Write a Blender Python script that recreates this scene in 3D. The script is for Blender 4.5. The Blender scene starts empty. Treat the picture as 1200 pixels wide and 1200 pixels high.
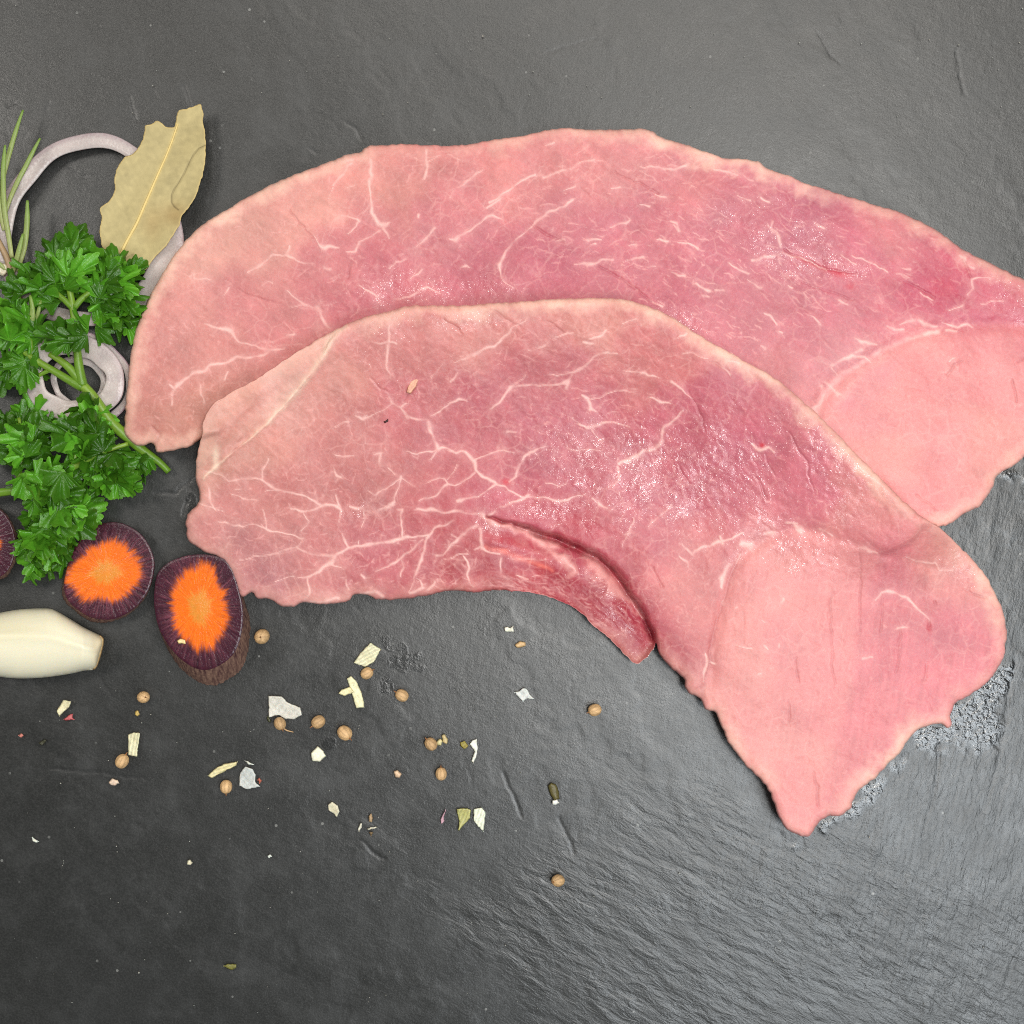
import bpy, math, random
import numpy as np
from mathutils import Vector, Matrix, Euler

# ------------------------------------------------------------------ camera, light, exposure
PX = 0.0003            # metres per photograph pixel on the slate
HP = 1700.0            # camera height in those pixels
sc = bpy.context.scene
COL = sc.collection
cam = bpy.data.objects.new('camera', bpy.data.cameras.new('camera'))
COL.objects.link(cam)
cam.location = (0, 0, HP*PX)
cam.data.angle = 2*math.atan(600.0/HP)
cam.data.clip_start = 0.01
cam.data.clip_end = 20
sc.camera = cam

w = bpy.data.worlds.new('World'); sc.world = w; w.use_nodes = True
w.node_tree.nodes['Background'].inputs[0].default_value = (0.90, 0.95, 1.0, 1)
w.node_tree.nodes['Background'].inputs[1].default_value = 0.13

def area(name, loc, size, power, color, aim=(0, 0, 0), sy=None):
    d = bpy.data.lights.new(name, 'AREA'); d.energy = power; d.color = color
    d.shape = 'RECTANGLE'; d.size = size; d.size_y = sy or size
    o = bpy.data.objects.new(name, d); COL.objects.link(o); o.location = loc
    o.rotation_euler = (Vector(aim)-Vector(loc)).to_track_quat('-Z', 'Y').to_euler()
    return o
area('window_light', (0.47, -0.36, 1.05), 0.44, 7.2, (0.88, 0.95, 1.0), (0.05, 0, 0), 0.46)
area('ceiling_light', (0.12, 0.72, 1.15), 0.95, 5.6, (1.0, 0.95, 0.88), (0, 0, 0), 0.40)
area('room_light', (-0.75, 0.35, 1.0), 0.30, 3.4, (1.0, 0.95, 0.88), (-0.05, 0, 0))
area('glint_light', (0.20, -0.02, 1.2), 0.15, 4.6, (1.0, 0.98, 0.94), (0.05, 0, 0))  # unseen small light, added to raise glints on the wet front steak
area('glint_light', (0.36, 0.26, 1.2), 0.13, 2.8, (1.0, 0.98, 0.94), (0.05, 0, 0))  # second added light, out of view, for sparkle on the back steak
sc.view_settings.view_transform = 'Standard'
sc.view_settings.look = 'None'
sc.view_settings.exposure = 0.0
sc.view_settings.gamma = 1.0
sc.cycles.filter_width = 1.0
sc.cycles.use_denoising = False
sc.cycles.sample_clamp_indirect = 4

# ------------------------------------------------------------------ helpers
rng = np.random.default_rng(7)
random.seed(11)
def unproj(u, v, z):
    k = (1-np.asarray(z)/HP)*PX
    return (np.asarray(u)-600)*k, (600-np.asarray(v))*k, np.asarray(z)*PX
def s2l(c):
    c = np.asarray(c, float)/255.0
    return np.where(c <= 0.04045, c/12.92, ((c+0.055)/1.055)**2.4)

def link(o, parent=None, label=None, cat=None, group=None, kind=None):
    if o.name not in COL.objects: COL.objects.link(o)
    if parent is not None: o.parent = parent
    if label: o['label'] = label
    if cat: o['category'] = cat
    if group: o['group'] = group
    if kind: o['kind'] = kind
    return o
def mesh_np(name, co, faces, mats, col=None, extra=None, smooth=True):
    """co (n,3), faces (m,k) int array or list of such arrays."""
    if not isinstance(faces, (list, tuple)): faces = [faces]
    faces = [f for f in faces if len(f)]
    me = bpy.data.meshes.new(name)
    me.vertices.add(len(co)); me.vertices.foreach_set('co', np.asarray(co, np.float32).ravel())
    nl = sum(f.size for f in faces); npoly = sum(len(f) for f in faces)
    me.loops.add(nl); me.loops.foreach_set('vertex_index', np.concatenate([f.ravel() for f in faces]).astype(np.int32))
    tot = np.concatenate([np.full(len(f), f.shape[1]) for f in faces])
    st = np.concatenate([[0], np.cumsum(tot)[:-1]])
    me.polygons.add(npoly)
    me.polygons.foreach_set('loop_start', st.astype(np.int32))
    me.update(calc_edges=True); me.validate()
    if smooth: me.polygons.foreach_set('use_smooth', np.ones(len(me.polygons), bool))
    if col is not None:
        a = me.color_attributes.new('Col', 'FLOAT_COLOR', 'POINT')
        c = np.ones((len(co), 4), np.float32); c[:, :3] = col
        a.data.foreach_set('color', c.ravel())
    for k, val in (extra or {}).items():
        a = me.attributes.new(k, 'FLOAT', 'POINT'); a.data.foreach_set('value', np.asarray(val, np.float32).ravel())
    me.materials.append(mats)
    return me
def place(name, co, faces, mat, parent=None, col=None, extra=None, smooth=True, **tags):
    """world-space geometry -> object whose origin sits at its base"""
    co = np.asarray(co, float)
    o0 = np.array([co[:, 0].mean(), co[:, 1].mean(), co[:, 2].min()])
    me = mesh_np(name, co-o0, faces, mat, col, extra, smooth)
    o = bpy.data.objects.new(name, me)
    base = np.zeros(3) if parent is None else np.array(parent['_o'])
    o.location = o0-base
    o['_o'] = [float(x) for x in o0]
    return link(o, parent, **tags)
def empty(name, u, v, **tags):
    o = bpy.data.objects.new(name, None); o.empty_display_size = 0.01
    x, y, z = unproj(u, v, 0.0)
    o.location = (x, y, 0); o['_o'] = [float(x), float(y), 0.0]
    return link(o, **tags)

# ------------------------------------------------------------------ material helpers
def new_mat(name):
    m = bpy.data.materials.new(name); m.use_nodes = True
    nt = m.node_tree; b = nt.nodes['Principled BSDF']
    return m, nt, b
def N(nt, typ, **kw):
    n = nt.nodes.new(typ)
    for k, v_ in kw.items():
        if k in n.inputs: n.inputs[k].default_value = v_
        else: setattr(n, k, v_)
    return n
def L(nt, a, b): nt.links.new(a, b)
def noise(nt, vec, scale, detail=3, rough=0.55, dist=0.0):
    n = N(nt, 'ShaderNodeTexNoise'); n.inputs['Scale'].default_value = scale
    n.inputs['Detail'].default_value = detail; n.inputs['Roughness'].default_value = rough
    n.inputs['Distortion'].default_value = dist
    if vec is not None: L(nt, vec, n.inputs['Vector'])
    return n.outputs['Fac']
def mth(nt, op, a, b=None, c=None, clamp=False):
    n = nt.nodes.new('ShaderNodeMath'); n.operation = op; n.use_clamp = clamp
    for i, x in enumerate((a, b, c)):
        if x is None: continue
        if isinstance(x, (int, float)): n.inputs[i].default_value = x
        else: L(nt, x, n.inputs[i])
    return n.outputs[0]
def mixc(nt, f, a, b, mode='MIX'):
    n = nt.nodes.new('ShaderNodeMix'); n.data_type = 'RGBA'; n.blend_type = mode
    for i, x in ((0, f), (6, a), (7, b)):
        if isinstance(x, (int, float)): n.inputs[i].default_value = x
        elif isinstance(x, (tuple, list)): n.inputs[i].default_value = (*x, 1)
        else: L(nt, x, n.inputs[i])
    return n.outputs[2]
def rampf(nt, x, lo, hi):
    n = nt.nodes.new('ShaderNodeMapRange'); n.inputs[1].default_value = lo; n.inputs[2].default_value = hi
    n.clamp = True; L(nt, x, n.inputs[0]); return n.outputs[0]
def geo(nt): return nt.nodes.new('ShaderNodeNewGeometry').outputs['Position']
def objc(nt): return nt.nodes.new('ShaderNodeTexCoord').outputs['Object']
def attr(nt, name):
    n = nt.nodes.new('ShaderNodeAttribute'); n.attribute_name = name; return n
def mapped(nt, vec, rot=0.0, scale=(1, 1, 1)):
    n = nt.nodes.new('ShaderNodeMapping'); n.inputs['Rotation'].default_value = (0, 0, -rot); L(nt, vec, n.inputs[0])
    n2 = nt.nodes.new('ShaderNodeMapping'); n2.inputs['Scale'].default_value = scale; L(nt, n.outputs[0], n2.inputs[0]); return n2.outputs[0]
def bump(nt, h, dist, strength=1.0, normal=None):
    n = nt.nodes.new('ShaderNodeBump'); n.inputs['Distance'].default_value = dist
    if isinstance(strength, (int, float)): n.inputs['Strength'].default_value = strength
    else: L(nt, strength, n.inputs['Strength'])
    L(nt, h, n.inputs['Height'])
    if normal is not None: L(nt, normal, n.inputs['Normal'])
    return n.outputs[0]
def sss(b, wgt, rad, scale):
    b.inputs['Subsurface Weight'].default_value = wgt
    b.inputs['Subsurface Radius'].default_value = rad
    b.inputs['Subsurface Scale'].default_value = scale

def mat_simple(name, rough=0.5, sub=0.0, subscale=0.001, subrad=(1, .6, .4), bscale=1500, bstr=0.3, var=0.12, spec=0.5, vscale=700):
    """colour from the mesh's own Col attribute, varied by noise, with fine relief"""
    m, nt, b = new_mat(name)
    P = geo(nt); c = attr(nt, 'Col').outputs['Color']
    f = noise(nt, P, vscale, 4, 0.6)
    k = mth(nt, 'MULTIPLY_ADD', f, var*2, 1-var)
    n = nt.nodes.new('ShaderNodeVectorMath'); n.operation = 'SCALE'; L(nt, c, n.inputs[0]); L(nt, k, n.inputs['Scale'])
    L(nt, n.outputs[0], b.inputs['Base Color'])
    b.inputs['Roughness'].default_value = rough
    b.inputs['Specular IOR Level'].default_value = spec
    if sub: sss(b, sub, subrad, subscale)
    L(nt, bump(nt, noise(nt, P, bscale, 4), 0.0003, bstr), b.inputs['Normal'])
    return m

# slate -----------------------------------------------------------
def mat_slate():
    m, nt, b = new_mat('slate')
    P = geo(nt)
    big = noise(nt, P, 9, 5, 0.6)
    mid = noise(nt, P, 70, 6, 0.65)
    fine = noise(nt, P, 1500, 4, 0.7)
    c = mixc(nt, rampf(nt, big, .3, .7), (0.012, 0.0122, 0.0105), (0.017, 0.0175, 0.0165))
    c = mixc(nt, mth(nt, 'MULTIPLY', rampf(nt, mid, .50, .72), .45), c, (0.040, 0.041, 0.040))
    c = mixc(nt, mth(nt, 'MULTIPLY', rampf(nt, fine, .42, .70), .55), c, (0.050, 0.050, 0.047))
    # pale mineral specks
    v = N(nt, 'ShaderNodeTexVoronoi'); v.inputs['Scale'].default_value = 170; L(nt, P, v.inputs['Vector'])
    gate = rampf(nt, noise(nt, P, 60, 2), .54, .62)
    sp = mth(nt, 'MULTIPLY', mth(nt, 'LESS_THAN', v.outputs['Distance'], 0.085), gate)
    c = mixc(nt, mth(nt, 'MULTIPLY', sp, .55), c, (0.28, 0.28, 0.26))
    cr = attr(nt, 'crack').outputs['Fac']
    c = mixc(nt, mth(nt, 'MULTIPLY', cr, .6), c, (0.012, 0.012, 0.012))
    wet = attr(nt, 'wet').outputs['Fac']
    c = mixc(nt, mth(nt, 'MULTIPLY', wet, .6), c, (0.012, 0.013, 0.014))
    L(nt, c, b.inputs['Base Color'])
    r = mth(nt, 'MULTIPLY_ADD', mid, .26, .22)
    r = mth(nt, 'MULTIPLY_ADD', wet, -.25, r, True)
    L(nt, r, b.inputs['Roughness'])
    b.inputs['Specular IOR Level'].default_value = 0.75
    g = attr(nt, 'grain').outputs['Fac']
    s1 = noise(nt, mapped(nt, P, math.radians(76), (.36, 1.0, 1)), 620, 4, .6, .5)
    s2 = noise(nt, mapped(nt, P, math.radians(-30), (.32, 1.0, 1)), 520, 4, .6, .5)
    g2 = attr(nt, 'grain2').outputs['Fac']
    dry = mth(nt, 'MULTIPLY_ADD', wet, -.6, 1.0)
    h = mth(nt, 'MULTIPLY', mth(nt, 'MULTIPLY', s1, dry), mth(nt, 'MULTIPLY_ADD', g, .27, .06))
    h = mth(nt, 'MULTIPLY_ADD', s2, mth(nt, 'MULTIPLY_ADD', g2, .30, .06), h)
    h = mth(nt, 'MULTIPLY_ADD', fine, .085, h)
    wn = noise(nt, P, 480, 2, .5, .4)
    h = mth(nt, 'MULTIPLY_ADD', mth(nt, 'MULTIPLY', wn, wet), .60, h)
    L(nt, bump(nt, h, 0.00085, .8), b.inputs['Normal'])
    return m

# meat -----------------------------------------------------------
def mat_meat():
    m, nt, b = new_mat('raw_pork')
    P = geo(nt); c = attr(nt, 'Col').outputs['Color']
    wet = attr(nt, 'wet').outputs['Fac']
    wp = nt.nodes.new('ShaderNodeVectorMath'); wp.operation = 'ADD'
    nn = N(nt, 'ShaderNodeTexNoise'); nn.inputs['Scale'].default_value = 160; L(nt, P, nn.inputs['Vector'])
    sc_ = nt.nodes.new('ShaderNodeVectorMath'); sc_.operation = 'SCALE'; sc_.inputs['Scale'].default_value = .0035
    L(nt, nn.outputs['Color'], sc_.inputs[0]); L(nt, P, wp.inputs[0]); L(nt, sc_.outputs[0], wp.inputs[1])
    W = wp.outputs[0]
    # muscle grain: tiny pale flecks and darker pits
    f1 = noise(nt, W, 1100, 3, .65); f2 = noise(nt, P, 2300, 2, .6)
    c = mixc(nt, mth(nt, 'MULTIPLY', rampf(nt, f1, .50, .72), .17), c, s2l3(244, 178, 168))
    c = mixc(nt, mth(nt, 'MULTIPLY', rampf(nt, f1, .47, .30), .15), c, s2l3(184, 84, 96))
    # faint connective web
    v = N(nt, 'ShaderNodeTexVoronoi'); v.feature = 'DISTANCE_TO_EDGE'; v.inputs['Scale'].default_value = 165; L(nt, W, v.inputs['Vector'])
    web = mth(nt, 'MULTIPLY', rampf(nt, v.outputs['Distance'], .075, .0), rampf(nt, noise(nt, P, 60, 3), .42, .66))
    c = mixc(nt, mth(nt, 'MULTIPLY', web, .20), c, s2l3(246, 190, 180))
    L(nt, c, b.inputs['Base Color'])
    L(nt, mth(nt, 'MULTIPLY_ADD', wet, -.20, .50), b.inputs['Roughness'])
    b.inputs['Specular IOR Level'].default_value = 0.42
    sss(b, 0.18, (1.0, .4, .3), 0.0018)
    h = mth(nt, 'MULTIPLY_ADD', f1, .55, mth(nt, 'MULTIPLY', f2, .28))
    h = mth(nt, 'MULTIPLY_ADD', noise(nt, W, 330, 4, .6), .6, h)
    L(nt, bump(nt, h, 0.00026, mth(nt, 'MULTIPLY_ADD', wet, .35, .5, True)), b.inputs['Normal'])
    h2 = mth(nt, 'MULTIPLY_ADD', noise(nt, W, 520, 2, .55), 1.0, mth(nt, 'MULTIPLY', f2, .035))
    L(nt, bump(nt, h2, 0.00062, 1.0), b.inputs['Coat Normal'])
    L(nt, mth(nt, 'MULTIPLY', mth(nt, 'MULTIPLY_ADD', wet, .62, -.14, True), rampf(nt, noise(nt, P, 240, 3), .40, .62)), b.inputs['Coat Weight'])
    b.inputs['Coat Roughness'].default_value = 0.05
    b.inputs['Coat IOR'].default_value = 1.75
    return m
def s2l3(*c): return tuple(float(x) for x in s2l(c))
M_SLATE = mat_slate()
M_MEAT = mat_meat()

# ------------------------------------------------------------------ raster fields in photograph pixels
NR = 1152; DU = 1.2; U0 = -90.0
axis = U0+DU*np.arange(NR)
UU, VV = np.meshgrid(axis, axis)
fx = np.fft.fftfreq(NR, DU)
FX, FY = np.meshgrid(fx, fx)
def band(seed, lam, aniso=1.0, ang=0.0):
    """smooth noise, wavelength about lam px, stretched aniso times along direction ang (degrees, y up)"""
    r = np.random.default_rng(seed).standard_normal((NR, NR))
    a = math.radians(-ang); ca, sa = math.cos(a), math.sin(a)
    p = FX*ca+FY*sa; q = -FX*sa+FY*ca
    g = np.exp(-((p*lam*aniso)**2+(q*lam)**2)*3.0)
    out = np.fft.ifft2(np.fft.fft2(r)*g).real
    return (out/out.std()).astype(np.float64)
def blur(a, sig):
    return np.fft.ifft2(np.fft.fft2(a)*np.exp(-2*(math.pi*sig)**2*(FX**2+FY**2))).real
def catmull(pts, step=3.0, closed=True):
    p = np.asarray(pts, float); n = len(p); out = []
    for i in range(n if closed else n-1):
        if closed: a, b, c, d = p[i-1], p[i], p[(i+1) % n], p[(i+2) % n]
        else: a, b, c, d = p[max(i-1, 0)], p[i], p[i+1], p[min(i+2, n-1)]
        k = max(1, int(np.hypot(*(c-b))/step))
        for j in range(k):
            t = j/k
            out.append(0.5*((2*b)+(-a+c)*t+(2*a-5*b+4*c-d)*t*t+(-a+3*b-3*c+d)*t**3))
    if not closed: out.append(p[-1])
    return np.array(out)
def inside_mask(poly, us, vs):
    m = np.zeros((len(vs), len(us)), bool)
    q = np.roll(poly, -1, 0)
    for (x0, y0), (x1, y1) in zip(poly, q):
        if y0 == y1: continue
        lo, hi = (y0, y1) if y0 < y1 else (y1, y0)
        rows = np.where((vs >= lo) & (vs < hi))[0]
        if len(rows) == 0: continue
        xi = x0+(vs[rows]-y0)/(y1-y0)*(x1-x0)
        m[rows] ^= us[None, :] > xi[:, None]
    return m
def dist_field(poly, us, vs, reach, closed=True):
    """distance to the line and nearest point on it, up to reach"""
    D = np.full((len(vs), len(us)), float(reach)); NX = np.zeros_like(D); NY = np.zeros_like(D)
    q = np.roll(poly, -1, 0)
    n = len(poly) if closed else len(poly)-1
    for i in range(n):
        (x0, y0), (x1, y1) = poly[i], q[i]
        i0, i1 = np.searchsorted(us, (min(x0, x1)-reach, max(x0, x1)+reach))
        j0, j1 = np.searchsorted(vs, (min(y0, y1)-reach, max(y0, y1)+reach))
        if i0 >= i1 or j0 >= j1: continue
        X = us[i0:i1][None, :]; Y = vs[j0:j1][:, None]
        dx, dy = x1-x0, y1-y0; L2 = dx*dx+dy*dy+1e-9
        t = np.clip(((X-x0)*dx+(Y-y0)*dy)/L2, 0, 1)
        px, py = x0+t*dx, y0+t*dy
        d = np.hypot(X-px, Y-py); s = D[j0:j1, i0:i1]; k = d < s
        s[k] = d[k]; NX[j0:j1, i0:i1][k] = px[k]; NY[j0:j1, i0:i1][k] = py[k]
    return D, NX, NY
WU = UU+.9*band(1, 14)+.45*band(2, 6)
WV = VV+.9*band(3, 14)+.45*band(4, 6)
def stamp(F, pts, wid=None, gain=1.0, soft=0.62):
    """lay a soft line of given full widths (px) into field F"""
    p = np.asarray(pts, float)
    wd = p[:, 2] if p.shape[1] > 2 else np.full(len(p), wid or 2.0)
    p = p[:, :2]
    for i in range(len(p)-1):
        (x0, y0), (x1, y1) = p[i], p[i+1]
        r = 2.2*max(wd[i], wd[i+1])+5
        i0 = int((min(x0, x1)-r-U0)/DU); i1 = int((max(x0, x1)+r-U0)/DU)+2
        j0 = int((min(y0, y1)-r-U0)/DU); j1 = int((max(y0, y1)+r-U0)/DU)+2
        i0, j0 = max(i0, 0), max(j0, 0); i1, j1 = min(i1, NR), min(j1, NR)
        if i0 >= i1 or j0 >= j1: continue
        X = WU[j0:j1, i0:i1]; Y = WV[j0:j1, i0:i1]
        dx, dy = x1-x0, y1-y0; L2 = dx*dx+dy*dy+1e-9
        t = np.clip(((X-x0)*dx+(Y-y0)*dy)/L2, 0, 1)
        d = np.hypot(X-x0-t*dx, Y-y0-t*dy); ww = (wd[i]+(wd[i+1]-wd[i])*t)*soft
        np.maximum(F[j0:j1, i0:i1], gain*np.exp(-(d/ww)**2), out=F[j0:j1, i0:i1])
def smooth01(x): x = np.clip(x, 0, 1); return x*x*(3-2*x)

# ------------------------------------------------------------------ slate slab (setting)
def coords_axis():
    a = np.arange(-40, 1241, 2.1)
    g = [a[-1]]; s = 4.0
    while g[-1] < 3400: g.append(g[-1]+s); s *= 1.12
    hi = np.array(g[1:]); lo = (1200-hi)[::-1]
    return np.concatenate([lo, a, hi])
def sample(F, u, v):
    i = np.clip((u-U0)/DU, 0, NR-1.001); j = np.clip((v-U0)/DU, 0, NR-1.001)
    i0 = i.astype(int); j0 = j.astype(int); a = i-i0; b = j-j0
    return (F[j0, i0]*(1-a)*(1-b)+F[j0, i0+1]*a*(1-b)+F[j0+1, i0]*(1-a)*b+F[j0+1, i0+1]*a*b)
crack = np.zeros((NR, NR))
CR = [[(180, 578, 1.5), (205, 577, 2), (218, 568, 2), (229, 556, 1.5)], [(222, 566, 1), (219, 585, 2), (214, 604, 2)],
      [(1190, 772, 2), (1186, 800, 2.5), (1180, 838, 2), (1175, 868, 2), (1172, 890, 2), (1168, 905, 2), (1160, 930, 2), (1150, 955, 1)],
      [(1102, 868, 1.5), (1098, 920, 2), (1080, 980, 1.5)], [(1062, 880, 1.5), (1056, 910, 2)], [(1150, 850, 2), (1172, 878, 3)],
      [(150, 113, 1), (158, 128, 1.5), (160, 140, 1)], [(216, 100, 1), (222, 118, 1.5), (224, 128, 1)], [(55, 130, 2), (58, 118, 1.5)],
      [(8, 122, 1.5), (20, 117, 1)], [(405, 142, 1), (418, 152, 1.5), (424, 162, 1)], [(362, 175, 1), (372, 179, 1.5)],
      [(590, 905, 1), (600, 930, 1.5), (612, 955, 1)], [(80, 198, 2), (95, 208, 2.5), (105, 206, 1)], [(655, 960, 1), (668, 985, 1.5), (672, 1000, 1)],
      [(55, 900, 1), (170, 912, 1)], [(420, 985, 1), (440, 1000, 1.5), (452, 1008, 1)], [(1120, 60, 1), (1130, 110, 1.2)],
      [(960, 40, 1), (985, 75, 1)], [(640, 60, 1), (700, 45, 1)]]
for c in CR: stamp(crack, c, soft=.8)
for k in range(70):
    u, v = rng.uniform(0, 1200, 2); a = rng.normal(-50, 35); l = rng.uniform(8, 34)
    dx, dy = math.cos(math.radians(a))*l, -math.sin(math.radians(a))*l
    stamp(crack, [(u, v, .6), (u+dx*.5+rng.normal(0, 2), v+dy*.5+rng.normal(0, 2), 1.5), (u+dx, v+dy, .6)], gain=rng.uniform(.12, .45))
def blob(u, v, ru, rv=None, ang=0):
    rv = rv or ru; a = math.radians(ang); X = UU-u; Y = VV-v
    p = X*math.cos(a)+Y*math.sin(a); q = -X*math.sin(a)+Y*math.cos(a)
    return np.exp(-(p/ru)**2-(q/rv)**2)
wetS = np.zeros((NR, NR))
pud = blob(1135, 845, 42, 48, 25)*1.2+blob(1170, 800, 12, 28, 30)+blob(1090, 858, 22, 10)*.9+blob(1000, 940, 90, 22, -40)*.7+blob(1190, 560, 40, 25, 40)*.6+blob(1110, 610, 60, 12, -30)*.5
wetS = smooth01((pud*(1+.35*band(30, 26)+.2*band(31, 8))-.40)/.35)
wetS = np.maximum(wetS, .38*smooth01(((blob(470, 768, 30, 20, 30)+blob(224, 585, 7, 20)*1.1+blob(452, 805, 9, 9)+blob(385, 870, 10, 8))*(1+.45*band(32, 9))-.45)/.3))
grain = smooth01((blob(1120, 960, 300, 330)+blob(1230, 700, 160, 300)+.12*band(33, 90)-.25)/.6)
grain2 = smooth01((blob(800, 1090, 330, 150, 0)+blob(1000, 1150, 330, 140)+.15*band(34, 70)-.3)/.6)
hS = (.8*band(40, 110, 2.0, -50)+.18*band(41, 34, 2.2, -55)+.06*band(42, 12, 2.0, -60)+.07*band(47, 5))
lay = band(43, 60, 2.5, -50)                     # cleavage layers: soft steps
hS += .34*np.tanh((lay+.3*band(48, 16)-1.1)*7)+.3*np.tanh((band(44, 70, 2.2, -40)+.3*band(49, 16)+1.3)*7)
fl = band(45, 9, 3.2, 72); fl2 = band(46, 8, 3.6, -28)
hS += grain*.40*fl+grain2*.36*fl2
hS -= 2.2*crack
hS = hS*(1-.75*wetS)-wetS*.1
ax = coords_axis(); nA = len(ax)
SU, SV = np.meshgrid(ax, ax)
h = sample(hS, SU.ravel(), SV.ravel())*.34
frame = ((SU > U0+20) & (SU < 1270) & (SV > U0+20) & (SV < 1270)).ravel()
h = np.where(frame, h, h*.3)-1.9
x, y, z = (SU.ravel()-600)*PX, (600-SV.ravel())*PX, h*PX
idx = np.arange(nA*nA).reshape(nA, nA)
q = np.stack([idx[:-1, :-1].ravel(), idx[1:, :-1].ravel(), idx[1:, 1:].ravel(), idx[:-1, 1:].ravel()], 1)
uu, vv = SU.ravel(), SV.ravel()
slate = bpy.data.objects.new('slate_surface', mesh_np('slate_surface', np.stack([x, y, z], 1), q, M_SLATE,
        extra={'crack': sample(crack, uu, vv)*frame, 'wet': sample(wetS, uu, vv)*frame, 'grain': sample(grain, uu, vv), 'grain2': sample(grain2, uu, vv)}))
link(slate, kind='structure', label='dark grey slate surface with fine cracks and a wet glossy patch on the right')

# ------------------------------------------------------------------ generic sheet builder
def sheet(us, vs, poly, reach, ztop, zbot, colf=None, extraf=None, band_px=None):
    D, NX, NY = dist_field(poly, us, vs, reach)
    ins = inside_mask(poly, us, vs)
    nv_, nu_ = ins.shape
    cu = .5*(us[:-1]+us[1:]); cv = .5*(vs[:-1]+vs[1:])
    cell = inside_mask(poly, cu, cv)
    cnt = np.zeros((nv_, nu_), int)
    for a in (0, 1):
        for b in (0, 1): cnt[a:nv_-1+a, b:nu_-1+b] += cell
    used = cnt > 0; edge = used & (cnt < 4)
    X, Y = np.meshgrid(us, vs); X = X.copy(); Y = Y.copy()
    ok = edge & (D < reach)
    X[ok] = NX[ok]; Y[ok] = NY[ok]; d = np.where(ins, D, 0.0); d[edge] = 0.0
    top = -np.ones((nv_, nu_), int); top[used] = np.arange(used.sum())
    u, v, dd = X[used], Y[used], d[used]
    jj, ii = np.where(used)
    zt = ztop(u, v, dd, jj, ii)
    cells = np.where(cell)
    def quads(ix, sel=None):
        j, i = cells if sel is None else (cells[0][sel], cells[1][sel])
        return np.stack([ix[j, i], ix[j+1, i], ix[j+1, i+1], ix[j, i+1]], 1)
    F = [quads(top)]
    sel = None
    if band_px is not None:
        j, i = cells
        sel = np.minimum.reduce([d[j, i], d[j+1, i], d[j+1, i+1], d[j, i+1]]) < band_px
    bq = quads(top, sel)[:, ::-1]
    need = np.zeros(used.sum(), bool); need[bq.ravel()] = True
    need &= ~edge[used]
    remap = np.arange(used.sum()); remap[need] = used.sum()+np.arange(need.sum())
    F.append(remap[bq])
    u2, v2, d2 = u[need], v[need], dd[need]
    zb = zbot(u2, v2, d2, jj[need], ii[need])
    U = np.concatenate([u, u2]); V = np.concatenate([v, v2]); Z = np.concatenate([zt, zb])
    JJ = np.concatenate([jj, jj[need]]); II = np.concatenate([ii, ii[need]]); DD = np.concatenate([dd, d2])
    # the edge shared by both sheets takes the top value
    co = np.stack(unproj(U, V, Z), 1)
    col = colf(U, V, DD, JJ, II) if colf else None
    ex = extraf(U, V, DD, JJ, II) if extraf else None
    return co, F, col, ex
def quarter(x): x = np.clip(x, 0, 1); return np.sqrt(np.clip(1-(1-x)**2, 0, 1))

# ------------------------------------------------------------------ steaks
BACK = [(146,505),(147,480),(150,450),(153,420),(158,392),(166,368),(176,345),(190,322),(205,298),(222,278),(240,261),(262,248),(290,231),(320,215),(350,203),(380,192),(405,182),(421,178),(432,171),(450,170),(480,169),(510,170),(545,170),(570,165),(600,161),(630,155),(650,151),(668,150),(685,152),(720,152),(745,151),(760,153),(775,160),(790,166),(812,172),(830,179),(850,186),(870,186),(890,191),(903,199),(925,206),(945,215),(965,221),(990,229),(1015,236),(1023,240),(1050,247),(1080,260),(1105,275),(1130,293),(1150,303),(1180,318),(1200,327),(1215,336),(1235,360),(1245,400),(1240,450),(1225,500),(1205,530),(1190,544),(1175,553),(1166,560),(1164,570),(1158,580),(1150,592),(1140,597),(1125,606),(1115,613),(1100,618),(1085,617),(1060,640),(1010,650),(950,622),(890,572),(820,532),(740,500),(650,482),(560,485),(470,495),(400,505),(340,505),(290,505),(258,508),(240,512),(225,522),(214,525),(205,528),(192,530),(183,530),(181,523),(177,519),(168,523),(158,521),(150,514)]
FRONT = [(218,614),(220,630),(226,638),(240,646),(256,653),(269,665),(277,685),(283,699),(295,694),(302,701),(318,703),(330,710),(345,711),(355,706),(372,708),(385,708),(400,706),(410,703),(416,697),(431,697),(440,703),(455,703),(480,701),(500,698),(515,694),(525,692),(545,693),(560,694),(580,692),(600,692),(620,694),(640,698),(665,708),(685,722),(700,737),(713,747),(722,757),(733,768),(745,778),(756,772),(765,761),(768,753),(773,767),(782,778),(795,790),(803,797),(802,804),(807,812),(815,816),(822,820),(826,830),(838,836),(845,850),(855,872),(870,892),(885,908),(900,925),(908,945),(915,962),(925,974),(940,980),(949,979),(956,968),(970,957),(985,956),(995,948),(1000,938),(1008,925),(1025,912),(1038,898),(1052,885),(1064,868),(1072,858),(1082,852),(1096,849),(1103,849),(1110,854),(1115,850),(1114,838),(1119,824),(1130,818),(1150,805),(1165,790),(1175,772),(1180,745),(1177,722),(1172,708),(1165,692),(1155,675),(1140,655),(1122,638),(1105,622),(1080,605),(1060,588),(1040,568),(1020,548),(1000,528),(985,512),(968,495),(950,478),(935,465),(915,448),(895,435),(875,425),(860,415),(840,405),(820,393),(800,380),(785,370),(765,361),(745,354),(732,351),(700,349),(660,350),(620,353),(580,355),(540,358),(500,358),(480,358),(455,364),(430,371),(405,380),(390,388),(375,396),(350,412),(325,428),(300,445),(275,458),(255,470),(245,480),(240,490),(237,508),(232,525),(230,545),(229,555),(231,568),(234,580),(232,590),(225,597),(219,605)]
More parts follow.
